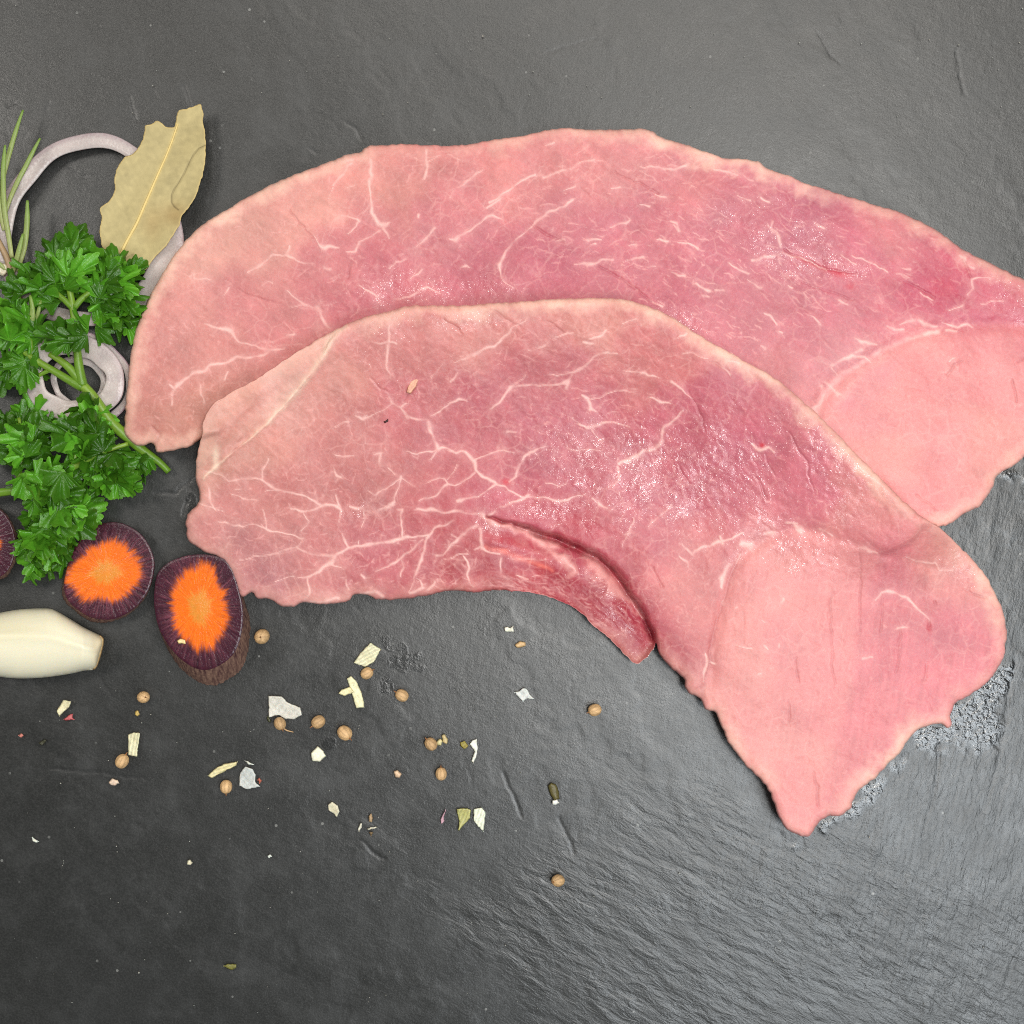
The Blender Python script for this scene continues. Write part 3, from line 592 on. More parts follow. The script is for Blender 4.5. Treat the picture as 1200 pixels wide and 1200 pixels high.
bumpF -= 2.2*np.exp(-(dist_field(catmull([(832,800),(838,745),(850,695),(868,655),(905,628),(940,620),(985,632),(1030,648),(1090,665)], 3, False), axis, axis, 30, False)[0]/7)**2)
wetF = np.clip(.8*blob(720, 545, 95, 50, 10)+1.0*blob(860, 560, 120, 70, 10)+.8*blob(960, 560, 60, 80, 40)+.75*blob(640, 600, 80, 18, 12)+.7*blob(1130, 655, 50, 26, 40)+.55*blob(530, 375, 80, 14)+.45*blob(450, 430, 60, 50)+.5*blob(415, 600, 25, 20)+.8*1.6*np.where(lower, np.exp(-SD/26), 0)+.8*slitF+.35*blob(950, 650, 90, 30)+.4*blob(300, 660, 60, 20), 0, 1)
wetF = np.clip(wetF*(.9+.22*band(409, 14)), 0, 1)*.95+.05
creamF = np.clip(.30+.7*blob(600, 345, 230, 40)+.75*blob(850, 400, 130, 50, 35)+.6*blob(1000, 540, 80, 50, 45)+.55*blob(1150, 690, 50, 60)+.7*blob(1060, 890, 70, 40, -40)+.4*blob(850, 870, 40, 60)-.3*blob(650, 700, 100, 30), 0, 1)
PAINT = [([(640,640,9),(665,650,14),(690,665,12)], (184, 92, 106), .6),
    ([(572,630,9),(600,634,14),(625,645,11),(642,656,5)], (186, 72, 82), .85),
    ([(570,641,4),(600,650,7),(630,662,6),(648,669,4)], (236, 122, 108), .75),
    ([(585,657,4),(610,662,6),(645,672,4)], (164, 56, 68), .65),
    ([(576,611,5),(610,620,8),(635,636,9),(655,652,9),(672,668,9),(668,678,5)], (236, 166, 160), .65),
    ([(695,662,13),(712,675,16),(728,690,12),(744,703,8)], (232, 154, 148), .65),
    ([(600,672,6),(640,680,10),(680,700,10),(710,725,8)], (178, 76, 84), .45),
    ([(750,718,8),(760,738,10),(758,757,8)], (158, 58, 76), .6),
    ([(p[0], p[1], p[2]*.62) for p in slit], (120, 18, 38), .95)]
front = build_steak('pork_steak', polyF, TF, 28.0, C_, V_, F_, darkF, base, bumpF, wetF, creamF,
            'front raw pork steak lying on the other, deep red slit at its inner curve', red=redF,
            membrane=np.clip(memb*.48*np.clip(.9+.3*band(410, 14), .2, 1.2)+np.where(side, .12+.10*band(411, 22, 3, 40), 0)*smooth01(1-sideD/60)+blob(253, 536, 4, 12)*.6, 0, 1), rim=22, paint=PAINT)
zF = np.where(inF, base+36, 0)

def slope_z(u, v):     # resting height for small things
    if inside_mask(polyF, np.array([u]), np.array([v]))[0, 0]: return float(sample(base, np.array([u]), np.array([v]))[0]+sample(TF, np.array([u]), np.array([v]))[0])
    return 0.0

# ------------------------------------------------------------------ small sheets (flakes, leaf)
def grid_for(poly, cell):
    return (np.arange(poly[:, 0].min()-cell*1.5, poly[:, 0].max()+cell*2, cell), np.arange(poly[:, 1].min()-cell*1.5, poly[:, 1].max()+cell*2, cell))
def jag(pts, seed):
    """broken, slightly crooked edges"""
    r = np.random.default_rng(seed+40); p = np.asarray(pts, float); q = np.roll(p, -1, 0); out = []
    for a, b in zip(p, q):
        n = max(1, int(np.hypot(*(b-a))/2.2)); t_ = b-a; nn = np.array([-t_[1], t_[0]])/(np.hypot(*t_)+1e-6)
        for k in range(n): out.append(a+t_*k/n+(nn*r.normal(0, .28) if k else 0))
    return np.array(out)
def thin(name, pts, mat, rgb, z0=1.0, th=1.2, cell=1.3, curl=2.0, seed=0, parent=None, step=2.0, stripes=None, edge=None, round_=True, **tags):
    poly = catmull(pts, step) if round_ else jag(pts, seed)
    us, vs = grid_for(poly, cell)
    r = np.random.default_rng(seed+900); a, b = r.uniform(0, 6.28, 2); k1, k2 = r.uniform(.12, .3, 2)
    cx, cy = poly.mean(0); size = np.abs(poly-poly.mean(0)).max()+1e-3
    def shape(u, v):
        p = (u-cx)/size; q_ = (v-cy)/size
        return z0+curl*(np.abs(p*math.cos(a)+q_*math.sin(a))**2)+.35*curl*np.sin(p*3+a)*np.sin(q_*3.5+b)+.35*curl
    def zt(u, v, d, jj, ii): return shape(u, v)+th*quarter(d/(th*1.2))+(0 if stripes is None else .35*np.sin(((u-cx)*math.cos(stripes)+(v-cy)*math.sin(stripes))*1.6)*np.clip(d, 0, 1))
    def zb(u, v, d, jj, ii): return shape(u, v)-th*.3
    def cf(U, V, D, JJ, II):
        c = np.tile(s2l(rgb), (len(U), 1)); n = np.sin(U*.7+a*3)*np.sin(V*.6+b*2)
        c = c*(1+.10*n+.09*r.standard_normal(len(U)))[:, None]
        if stripes is not None: c = c*(1+.16*np.sin(((U-cx)*math.cos(stripes)+(V-cy)*math.sin(stripes))*1.6))[:, None]
        if edge is not None:
            e = np.clip(1-D/1.6, 0, 1)[:, None]; c = c+(s2l(edge)-c)*e*.7
        return np.clip(c, 0, 1)
    co, F, col, _ = sheet(us, vs, poly, max(6.0, cell*4), zt, zb, cf)
    return place(name, co, F, mat, parent=parent, col=col, **tags)
M_FLAKE = mat_simple('dried_onion', rough=.45, sub=.25, subscale=.0008, bscale=1800, bstr=.4, var=.12)
M_DRYLEAF = mat_simple('dried_leaf', rough=.62, bscale=2200, bstr=.35, var=.13, spec=.3, vscale=420)
def vary(m, lo, hi):
    nt = m.node_tree; n = [x for x in nt.nodes if x.type == 'VECT_MATH'][0]
    oi = nt.nodes.new('ShaderNodeObjectInfo').outputs['Random']; src = n.inputs['Scale'].links[0].from_socket
    L(nt, mth(nt, 'MULTIPLY', src, mth(nt, 'MULTIPLY_ADD', oi, hi-lo, lo)), n.inputs['Scale']); return m
M_SEED = mat_simple('seed_husk', rough=.5, bscale=2200, bstr=.9, var=.32, vscale=1100)

# ------------------------------------------------------------------ bay leaf
BAY = [(170,148),(178,146),(184,141),(190,144),(194,148),(203,149),(206,143),(209,130),(218,128),(226,125),(234,122),(238,134),(238,146),(241,158),(241,180),(240,195),(235,214),(230,228),(222,242),(213,253),(211,262),(205,272),(195,288),(180,303),(171,316),(158,312),(146,306),(132,300),(120,290),(117,272),(119,255),(117,245),(122,239),(130,233),(134,222),(135,205),(138,195),(145,186),(158,178),(166,166),(169,157)]
bayp = ragged(catmull(BAY, 2.0), .3, 8)
rib = [(208,146),(202,164),(195,182),(187,200),(180,216),(170,239),(160,262),(150,280),(141,298)]
B63 = band(63, 24); B64 = band(64, 7)
def bay_z(u, v):
    # signed distance across the midrib: shallow trough, outer right side lifted
    s = ((u-180)*.90+(v-216)*.42); t = (-(u-180)*.42+(v-216)*.90)
    return 17+np.where(s > 0, .0030, .0022)*s*s+1.6*np.sin(t*.05+1)+.8*np.sin(s*.13+t*.04)+.00022*t*t+.5*sample(B63, np.asarray(u, float), np.asarray(v, float))
us, vs = grid_for(bayp, 1.3)
RD = lambda U, V, line: np.min(np.stack([np.hypot(U-x-np.clip(((U-x)*(x2-x)+(V-y)*(y2-y))/((x2-x)**2+(y2-y)**2), 0, 1)*(x2-x), V-y-np.clip(((U-x)*(x2-x)+(V-y)*(y2-y))/((x2-x)**2+(y2-y)**2), 0, 1)*(y2-y)) for (x, y), (x2, y2) in zip(line[:-1], line[1:])]), 0)
bcrack = [(241,170),(233,174),(227,181),(221,192),(216,203),(210,213),(204,222),(201,229),(201,237),(204,242),(209,246)]
def bay_side(U, V):
    """small secondary veins leaving the midrib"""
    s = ((U-180)*.90+(V-216)*.42); t = (-(U-180)*.42+(V-216)*.90)
    return np.exp(-((np.mod(t+np.abs(s)*.75, 13)-6.5)/.8)**2)
def bcol(U, V, D, JJ, II):
    c = np.tile(s2l((182, 166, 118)), (len(U), 1))
    m = np.sin(U*.11+2)*np.sin(V*.07)+.6*np.sin(U*.23+V*.19)
    c *= (1+.035*m+.04*sample(band(61, 4), U, V)+.025*sample(band(62, 22), U, V))[:, None]
    c = lerp(c, s2l((160, 125, 75)), np.clip(.5*np.exp(-(((U-205)/16)**2+((V-252)/14)**2))+.35*np.exp(-(((U-178)/12)**2+((V-262)/20)**2)), 0, 1))
    c = lerp(c, s2l((214, 196, 140)), .10*bay_side(U, V)*np.clip(D/6, 0, 1))
    c = lerp(c, s2l((222, 190, 120)), np.clip(1-D/1.8, 0, 1)*.6)
    c = lerp(c, s2l((222, 196, 126)), np.exp(-(RD(U, V, rib)/2.2)**2)*.5)
    c = lerp(c, s2l((70, 55, 30)), np.exp(-(RD(U, V, bcrack)/.8)**2)*.65)
    return c
co, Fc, col, _ = sheet(us, vs, bayp, 12, lambda u, v, d, j, i: bay_z(u, v)+.8+.10*bay_side(u, v)+.12*sample(B64, u, v)-.8*np.exp(-(RD(u, v, bcrack)/1.2)**2), lambda u, v, d, j, i: bay_z(u, v)-.4, bcol)
bay = place('bay_leaf', co, Fc, M_DRYLEAF, col=col, label='dried yellowish bay leaf with a torn tip, lying across the large onion ring', cat='bay leaf')

def tube(pts, rad, seg=8, flat=1.0):
    """pts (n,3) in pixel space u,v,z ; rad list -> world verts, faces"""
    p = np.asarray(pts, float); n = len(p); rad = np.broadcast_to(np.asarray(rad, float), (n,))
    W = np.stack(unproj(p[:, 0], p[:, 1], p[:, 2]), 1)
    co = []; F = []
    for i in range(n):
        t = W[min(i+1, n-1)]-W[max(i-1, 0)]; t /= (np.linalg.norm(t)+1e-12)
        s = np.cross(t, (0, 0, 1.0)); s /= (np.linalg.norm(s)+1e-9); b = np.cross(s, t)
        for k in range(seg):
            a = 2*math.pi*k/seg
            co.append(W[i]+rad[i]*PX*(math.cos(a)*s+flat*math.sin(a)*b))
    for i in range(n-1):
        for k in range(seg):
            k2 = (k+1) % seg
            F.append((i*seg+k, i*seg+k2, (i+1)*seg+k2, (i+1)*seg+k))
    co.append(W[0]); co.append(W[-1]); T = []
    for k in range(seg):
        k2 = (k+1) % seg
        T.append((len(co)-2, k2, k)); T.append((len(co)-1, (n-1)*seg+k, (n-1)*seg+k2))
    return np.array(co), [np.array(F), np.array(T)]
def tube_obj(name, pts, rad, mat, rgb, parent=None, seg=8, flat=1.0, rgb2=None, stripe=0.0, **tags):
    P3 = catmull3(pts, 5); r = np.interp(np.linspace(0, 1, len(P3)), np.linspace(0, 1, len(np.atleast_1d(rad))), np.atleast_1d(rad))
    co, F = tube(P3, r, seg, flat)
    c = np.tile(s2l(rgb), (len(co), 1))
    if rgb2 is not None:
        t = np.concatenate([np.repeat(np.linspace(0, 1, len(P3)), seg), [0, 1]])[:, None]
        c = c+(s2l(rgb2)-c)*t
    if stripe:
        k = np.concatenate([np.tile(np.arange(seg), len(P3)), [0, 0]]); c = c*(1+stripe*np.cos(k*2*math.pi/seg*2))[:, None]
    return place(name, co, F, mat, parent=parent, col=np.clip(c, 0, 1), **tags)
def catmull3(pts, step):
    p = np.asarray(pts, float); out = []
    n = len(p)
    for i in range(n-1):
        a, b, c, d = p[max(i-1, 0)], p[i], p[i+1], p[min(i+2, n-1)]
        k = max(1, int(np.linalg.norm(c-b)/step))
        for j in range(k):
            t = j/k
            out.append(0.5*((2*b)+(-a+c)*t+(2*a-5*b+4*c-d)*t*t+(-a+3*b-3*c+d)*t**3))
    out.append(p[-1]); return np.array(out)
tube_obj('midrib', [(x, y, float(bay_z(np.array(x), np.array(y)))+1.0) for x, y in rib], [1.0, 1.3, 1.6, 1.8], M_DRYLEAF, (226, 200, 132), parent=bay, seg=6, flat=.6)

# ------------------------------------------------------------------ onion rings
def mat_onion():
    m, nt, b = new_mat('onion')
    P = geo(nt); c = attr(nt, 'Col').outputs['Color']
    v = N(nt, 'ShaderNodeTexVoronoi'); v.inputs['Scale'].default_value = 900; L(nt, P, v.inputs['Vector'])
    c = mixc(nt, mth(nt, 'MULTIPLY', rampf(nt, v.outputs['Distance'], .1, .6), .20), c, (0.66, 0.60, 0.56))
    c = mixc(nt, mth(nt, 'MULTIPLY', rampf(nt, noise(nt, P, 300, 4), .52, .7), .22), c, (0.30, 0.22, 0.25))
    L(nt, c, b.inputs['Base Color']); b.inputs['Roughness'].default_value = .30
    sss(b, .6, (1, .8, .8), .003)
    L(nt, bump(nt, v.outputs['Distance'], .0003, .22), b.inputs['Normal'])
    return m
M_ONION = mat_onion()
def ring(cu, cv, ru, rv, wid, hgt, z0, rot, a0, a1, seed, purple=.6, tilt=(0, 0), widf=None, parent=None, name='onion_ring', **tags):
    """ring cut from an onion: walls with rounded corners, purple skin outside"""
    r = np.random.default_rng(seed); n = 120; ph = r.uniform(0, 6.28, 4)
    full = abs(a1-a0) >= 359.9
    prof = [(-.5, .0), (-.5, .6), (-.49, .90), (-.43, .98), (-.2, .99), (.1, 1.0), (.43, .98), (.49, .90), (.5, .6), (.5, .0)]
    K = len(prof); pts = []; cols = []
    ca, sa = math.cos(math.radians(rot)), math.sin(math.radians(rot))
    N_ = n if full else n+1
    for i in range(N_):
        t = math.radians(a0+(a1-a0)*i/n)
        wob = 1+.03*math.sin(2*t+ph[0])+.02*math.sin(3*t+ph[1])+.008*math.sin(9*t+ph[2])
        wd = wid*(1+.10*math.sin(2*t+ph[2])+.05*math.sin(7*t+ph[3]))*(widf(t) if widf else 1)
        for (a, b) in prof:
            x = (ru*wob+a*wd)*math.cos(t); y = (rv*wob+a*wd)*math.sin(t)
            zz = z0+b*hgt*(1+.06*math.sin(5*t+ph[1]))+tilt[0]*x+tilt[1]*y
            pts.append((cu+x*ca-y*sa, cv+x*sa+y*ca, max(zz, z0*.2)))
            f = max(0.0, (a-.15)/.35); c = s2l((190, 177, 172))*(1-f*purple)+s2l((132, 96, 118))*f*purple
            cols.append(c*(1+.05*math.sin(11*t+ph[0])))
    pts = np.array(pts); W = np.stack(unproj(pts[:, 0], pts[:, 1], pts[:, 2]), 1); F = []
    for i in range(n):
        i2 = (i+1) % N_
        for k in range(K):
            k2 = (k+1) % K
            F.append((i*K+k, i*K+k2, i2*K+k2, i2*K+k))
    FF = [np.array(F)[:, ::-1]]
    if not full: FF.append(np.array([list(range(K))])); FF.append(np.array([[(N_-1)*K+k for k in range(K)][::-1]]))
    return place(name, W, FF, M_ONION, parent=parent, col=np.clip(np.array(cols), 0, 1), **tags)
G_ON = 'onion rings under the herbs'
def lump(t):   # wider towards the lower right, where the ring leans over
    d = math.atan2(math.sin(t-math.radians(32)), math.cos(t-math.radians(32)))
    return 1+.75*math.exp(-(d/.55)**2)
ring(103, 271, 99, 104, 19, 15, 0, 0, 0, 360, 1, .45, widf=lump, label='largest pale onion ring, running under the bay leaf and rosemary', cat='onion ring', group=G_ON)
ring(86, 443, 47, 41, 25, 14, 12, 12, 0, 360, 2, .35, label='small thick pale onion ring under the parsley stems', cat='onion ring', group=G_ON)
ring(88, 446, 62, 56, 9, 12, 0, 5, 0, 360, 3, 1.0, label='thin purple edged onion ring beneath the small thick one', cat='onion ring', group=G_ON)
ring(92, 448, 30, 26, 8, 12, 0, 15, 0, 360, 4, .2, label='tiny greyish onion ring inside the small thick one', cat='onion ring', group=G_ON)

# ------------------------------------------------------------------ carrots
M_CARROT = mat_simple('carrot_flesh', rough=.27, sub=.25, subscale=.0012, subrad=(1, .4, .2), bscale=1500, bstr=.45, var=.14)
M_PEEL = mat_simple('carrot_peel', rough=.75, bscale=900, bstr=1.0, var=.35, vscale=900, spec=.3)
def carrot(poly_top, off, h, core, seed, label, tiltv=(0, 0)):
    pt = catmull(poly_top, 4.0); n = len(pt); r = np.random.default_rng(seed)
    cx, cy, cr_u, cr_v, crot = core
    NRr = 40; c0 = np.array([cx, cy]); U = []; V = []; Z = []; Cc = []
    nz = [np.convolve(np.tile(r.standard_normal(n), 3), np.ones(k)/k**.5, 'same')[n:2*n] for k in (1, 2, 3)]
    ray = nz[0]*.6+nz[1]*.5
    # the rays are finer than the outline: resample outline
    M = 260; tt = np.linspace(0, n, M, endpoint=False); i_ = tt.astype(int) % n; f_ = (tt-tt.astype(int))[:, None]
    pt2 = pt[i_]*(1-f_)+pt[(i_+1) % n]*f_
    ry = r.standard_normal(M); ry2 = np.convolve(np.tile(r.standard_normal(M), 3), np.ones(4)/2, 'same')[M:2*M]; ry3 = np.convolve(np.tile(r.standard_normal(M), 3), np.ones(14)/3.7, 'same')[M:2*M]
    ca, sa = math.cos(math.radians(crot)), math.sin(math.radians(crot))
    for k in range(NRr+1):
        s = k/NRr
        P = c0+(pt2-c0)*s
        if k % 3 == 0: ry = .75*ry+.66*r.standard_normal(M)*.9; ry2 = .8*ry2+.6*np.convolve(np.tile(r.standard_normal(M), 3), np.ones(4)/2, 'same')[M:2*M]
        dx, dy = P[:, 0]-cx, P[:, 1]-cy
        e = np.hypot((dx*ca+dy*sa)/cr_u, (-dx*sa+dy*ca)/cr_v)      # 1 = edge of the orange core
        ee = e+.035*ry2+.05*ry+.045*ry3+.05*np.sin(np.arctan2(dy, dx)*3+seed)
        col = np.tile(s2l((240, 112, 22)), (M, 1))
        col = lerp(col, s2l((220, 146, 56)), smooth01(1-(e+.05*ry2+.05*ry3-.30)/.22)*.72)
        col = lerp(col, s2l((196, 150, 60)), np.clip(1-np.abs(e+.05*ry+.03*ry2-.24)/.10, 0, 1)*.45*np.clip(.6+.6*ry2, 0, 1))
        col = col*(1+.04*r.standard_normal(M))[:, None]; col = col*(1+.14*ry*np.clip((e-.3)*2, 0, 1))[:, None]
        edge = smooth01((ee-.88)/.26)
        pur = np.tile(s2l((62, 24, 38)), (M, 1)); pur = lerp(pur, s2l((170, 96, 110)), np.clip(.2+.6*ry, 0, 1)*np.clip(1.55-e, 0, 1)*.75); pur = pur*(1+.2*ry2*.5)[:, None]
        col = col+(np.clip(pur, 0, 1)-col)*edge[:, None]
        U.append(P[:, 0]); V.append(P[:, 1])
        z = h+tiltv[0]*dx+tiltv[1]*dy+.5*ry*.25*s+(1.1*np.clip(1-e/.5, 0, 1))-np.clip((s-.96)/.04, 0, 1)**2*1.0
        Z.append(z); Cc.append(col)
    U, V, Z = map(np.array, (U, V, Z)); co = np.stack(unproj(U.ravel(), V.ravel(), Z.ravel()), 1)
    ix = np.arange((NRr+1)*M).reshape(NRr+1, M); ix2 = np.roll(ix, -1, 1)
    F = np.stack([ix[:-1].ravel(), ix2[:-1].ravel(), ix2[1:].ravel(), ix[1:].ravel()], 1)
    body = place('carrot_slice', co, F, M_CARROT, col=np.clip(np.array(Cc).reshape(-1, 3), 0, 1), label=label, cat='carrot slice', group='purple carrot slices on the slate')
    # peel: side wall
    rows = 7; U2 = []; V2 = []; Z2 = []; C2 = []
    topz = Z[-1]
    for k in range(rows+1):
        s = k/rows; bul = 1.0*math.sin(math.pi*s)
        P = pt2+np.array(off)*s; nrm = (pt2-c0); nrm /= np.hypot(nrm[:, 0], nrm[:, 1])[:, None]
        P = P+nrm*(bul+.5*ry3[:, None]*s+.5*ry[:, None]*s)
        U2.append(P[:, 0]); V2.append(P[:, 1]); Z2.append(topz*(1-s)+.1)
        n_ = r.standard_normal(M)
        c = np.tile(s2l((132, 102, 86)), (M, 1)); c = lerp(c, s2l((66, 36, 40)), np.clip(.4+.4*n_, 0, 1)*(1-.3*s)); C2.append(c)
    U2, V2, Z2 = map(np.array, (U2, V2, Z2))
    co = np.stack(unproj(U2.ravel(), V2.ravel(), Z2.ravel()), 1)
    ix = np.arange((rows+1)*M).reshape(rows+1, M); ix2 = np.roll(ix, -1, 1)
    F = np.stack([ix[:-1].ravel(), ix2[:-1].ravel(), ix2[1:].ravel(), ix[1:].ravel()], 1)
    place('peel', co, F, M_PEEL, parent=body, col=np.clip(np.array(C2).reshape(-1, 3), 0, 1))
    return body
carrot([(135,612),(150,616),(165,626),(176,642),(181,660),(177,684),(166,704),(150,718),(130,726),(108,724),(93,716),(80,704),(75,688),(78,668),(86,646),(98,628),(116,615)], (-2, 3), 17, (124, 671, 43, 34, -20), 21,
       'round purple carrot slice with orange core, half under the parsley')
carrot([(181,692),(185,672),(198,659),(220,651),(244,650),(262,655),(272,666),(280,690),(285,715),(283,742),(274,766),(255,781),(236,785),(215,775),(198,757),(186,735),(181,712)], (8, 18), 30, (233, 712, 32, 49, -6), 22,
       'thick oval purple carrot slice with orange core, touching the front steak', tiltv=(.03, -.04))
carrot([(-22,590),(0,597),(12,612),(18,632),(16,655),(6,672),(-12,680),(-34,678),(-50,664),(-58,640),(-52,612),(-38,596)], (3, 3), 16, (-24, 636, 22, 26, 0), 23,
       'purple carrot slice cut off by the left edge, mostly outside the picture')

# ------------------------------------------------------------------ garlic clove
def mat_garlic():
    m, nt, b = new_mat('garlic_skin'); P = geo(nt); c = attr(nt, 'Col').outputs['Color']
    st = noise(nt, mapped(nt, P, math.radians(4), (.16, 1, 1)), 420, 4, .6, .6)
    c = mixc(nt, mth(nt, 'MULTIPLY', rampf(nt, st, .4, .7), .22), c, s2l3(238, 226, 196))
    L(nt, c, b.inputs['Base Color']); b.inputs['Roughness'].default_value = .42
    sss(b, .35, (1, .8, .5), .002)
    L(nt, bump(nt, st, .0003, .22), b.inputs['Normal']); return m
M_GARLIC = mat_garlic()
GAR = [(-62,752),(-50,738),(-25,724),(0,718),(25,714),(55,713),(66,716),(80,724),(98,735),(112,742),(120,746),(121,750),(118,764),(112,783),(98,786),(80,790),(50,794),(20,795),(-5,792),(-35,784),(-55,770)]
gp = catmull(GAR, 2.5); us, vs = grid_for(gp, 1.5)
def gz(u, v, d, j, i):
    tv = np.interp(u, [-62, -50, -25, 0, 25, 55, 66, 80, 98, 112, 122], [750, 738, 724, 718, 714, 713, 716, 724, 735, 742, 748])
    bv = np.interp(u, [-62, -55, -35, -5, 20, 50, 80, 98, 112, 122], [754, 770, 784, 792, 795, 794, 790, 786, 783, 752])
    t = np.clip((v-.5*(tv+bv))/np.maximum(.5*(bv-tv), 1), -1, 1)
    endt = np.clip((123-u)/26, 0, 1)**.45*np.clip((u+64)/60, 0, 1)**.5
    z = 15+30*np.sqrt(np.clip(1-t*t, 0, 1))*endt+1.6*np.exp(-((t+.28-.002*u)/.16)**2)*endt*np.clip(d/12, 0, 1)
    return np.where(d < .01, 15, z)
def gcol(U, V, D, JJ, II):
    c = np.tile(s2l((233, 227, 200)), (len(U), 1))
    c = lerp(c, s2l((220, 210, 172)), .5*np.exp(-((V-(738-.02*U))/16)**2)*np.clip((60-U)/60+.4, 0, 1))
    c = lerp(c, s2l((200, 165, 110)), np.clip((U-104)/14, 0, 1)*.5)
    return c
co, Fc, col, _ = sheet(us, vs, gp, 44, gz, lambda u, v, d, j, i: 15*(1-quarter(d/20)), gcol)
garlic = place('garlic_clove', co, Fc, M_GARLIC, col=col, label='cream garlic clove in its skin, cut off by the left edge', cat='garlic clove')
thin('root_end', [(116,744),(121,747),(122,752),(119,766),(114,781),(110,785),(108,781),(112,766),(114,752)], M_DRYLEAF, (206, 176, 126), z0=17, th=7, curl=.5, seed=3, parent=garlic, edge=(150, 105, 60))

# ------------------------------------------------------------------ herbs
def mat_green(name, rgbA, rgbB, rough=.34, trans=.25):
    m, nt, b = new_mat(name); P = geo(nt); c = attr(nt, 'Col').outputs['Color']
    oi = nt.nodes.new('ShaderNodeObjectInfo').outputs['Random']
    k = mth(nt, 'MULTIPLY_ADD', mth(nt, 'POWER', oi, 1.6), 1.1, .42)
    n = nt.nodes.new('ShaderNodeVectorMath'); n.operation = 'SCALE'; L(nt, c, n.inputs[0]); L(nt, k, n.inputs['Scale'])
    c = mixc(nt, mth(nt, 'MULTIPLY', rampf(nt, noise(nt, P, 500, 3), .45, .75), .3), n.outputs[0], rgbB)
    L(nt, c, b.inputs['Base Color']); b.inputs['Roughness'].default_value = rough
    b.inputs['Specular IOR Level'].default_value = .45
    L(nt, bump(nt, noise(nt, P, 900, 4, .6), .0005, .55), b.inputs['Normal'])
    t = nt.nodes.new('ShaderNodeBsdfTranslucent'); L(nt, mixc(nt, .6, c, rgbA), t.inputs['Color'])
    mx = nt.nodes.new('ShaderNodeMixShader'); mx.inputs[0].default_value = trans
    L(nt, b.outputs[0], mx.inputs[1]); L(nt, t.outputs[0], mx.inputs[2])
    L(nt, mx.outputs[0], nt.nodes['Material Output'].inputs['Surface'])
    return m
M_PARS = mat_green('parsley_green', (0.16, 0.36, 0.015), (0.075, 0.24, 0.014), rough=.24, trans=.3)
M_STEM = mat_simple('herb_stem', rough=.4, sub=.2, subscale=.0006, bscale=1400, bstr=.35, var=.14)
def parsley_mesh(seed):
    r = np.random.default_rng(seed); nt_, ns = 46, 11
    th = np.linspace(-1.5, 1.5, nt_)
    cen = np.array([-1.25, -.62, 0, .62, 1.25])+r.normal(0, .06, 5); ln = np.array([.66, .88, 1.0, .88, .66])*r.uniform(.85, 1.1, 5)
    R = np.full(nt_, .56)
    for c, l in zip(cen, ln):
        R = np.maximum(R, l*np.clip(1-np.abs((th-c)/.40)**2.3, 0, 1)**.5)
    R = np.convolve(np.pad(R, 1, 'edge'), [.2, .6, .2], 'valid')
    tooth = .5+.5*np.cos(th*math.pi*2/.27+r.uniform(0, 6)); R *= 1-.10*tooth**2
    s = np.linspace(0.02, 1, ns)[:, None]
    rr = s*R[None, :]
    x = rr*np.cos(th*.95); y = rr*np.sin(th*.95)
    nearest = np.min(np.abs(th[None, :]-cen[:, None]), 0)
    z = -.30*s**1.4*(nearest/.31)**2*R*.9
    z = z+.19*s**2*np.sin(th*6+r.uniform(0, 6))+.07*s**2*np.sin(th*15+r.uniform(0, 6))*(s > .3)
    curl = r.uniform(-.6, .3); z = z+curl*rr**2+.12*rr
    x = x*(1-.10*s**3)
    co = np.stack([x.ravel(), y.ravel(), z.ravel()], 1)
    ix = np.arange(ns*nt_).reshape(ns, nt_)
    F = np.stack([ix[:-1, :-1].ravel(), ix[1:, :-1].ravel(), ix[1:, 1:].ravel(), ix[:-1, 1:].ravel()], 1)
    mid = np.exp(-(nearest/.05)**2)[None, :]*(1-.5*s)
    c = np.tile(s2l((88, 154, 38)), (ns*nt_, 1))
    c = lerp(c, s2l((110, 160, 50)), np.clip(mid.ravel()*.5+.45*np.clip((s-.85)/.15, 0, 1).repeat(nt_, 1).ravel()+.5*np.clip(.25-s, 0, 1).repeat(nt_, 1).ravel()*3, 0, 1))
    return mesh_np('parsley_leaf', co*PX, F, M_PARS, np.clip(c, 0, 1))
PM = [parsley_mesh(50+i) for i in range(10)]
def leaf_obj(parent, u, v, z, direction, size, pitch, roll, k, name='leaf'):
    o = bpy.data.objects.new(name, PM[k % len(PM)])
    x, y, zz = unproj(u, v, z); b = parent['_o']
    o.location = (x-b[0], y-b[1], zz-b[2])
    o.rotation_euler = Euler((math.radians(roll), math.radians(-pitch), math.radians(direction)), 'XYZ')
    o.scale = (size, size, size*.95)
    link(o, parent); return o
def cluster(parent, node, region, n, size, zr, seed, spread=26, pitch=(6, 30)):
    """leaflets spread through an ellipse, pointing away from the node the stalk feeds"""
    r = np.random.default_rng(seed)
    cu, cv, ru, rv, rot = region
    ca, sa = math.cos(math.radians(rot)), math.sin(math.radians(rot))
    for i in range(n):
        t = 2.399963*i+r.uniform(-.3, .3); q_ = math.sqrt((i+.5)/n)*r.uniform(.85, 1.05)
        x, y = ru*q_*math.cos(t), rv*q_*math.sin(t)
        u, v = cu+x*ca-y*sa, cv+x*sa+y*ca
        dx, dy = u-node[0], -(v-node[1]); d0 = math.degrees(math.atan2(dy, dx))+r.normal(0, spread)
        sz = r.uniform(*size)*1.18; z = zr[0]+(zr[1]-zr[0])*(1-q_)*.8+r.uniform(0, 9)
        dr = math.radians(d0)
        leaf_obj(parent, u-math.cos(dr)*sz*.5, v+math.sin(dr)*sz*.5, z, d0, sz, r.uniform(*pitch)*1.5-20*q_, r.normal(0, 34), int(r.integers(0, 10)))
GP = 'parsley sprigs at the left'
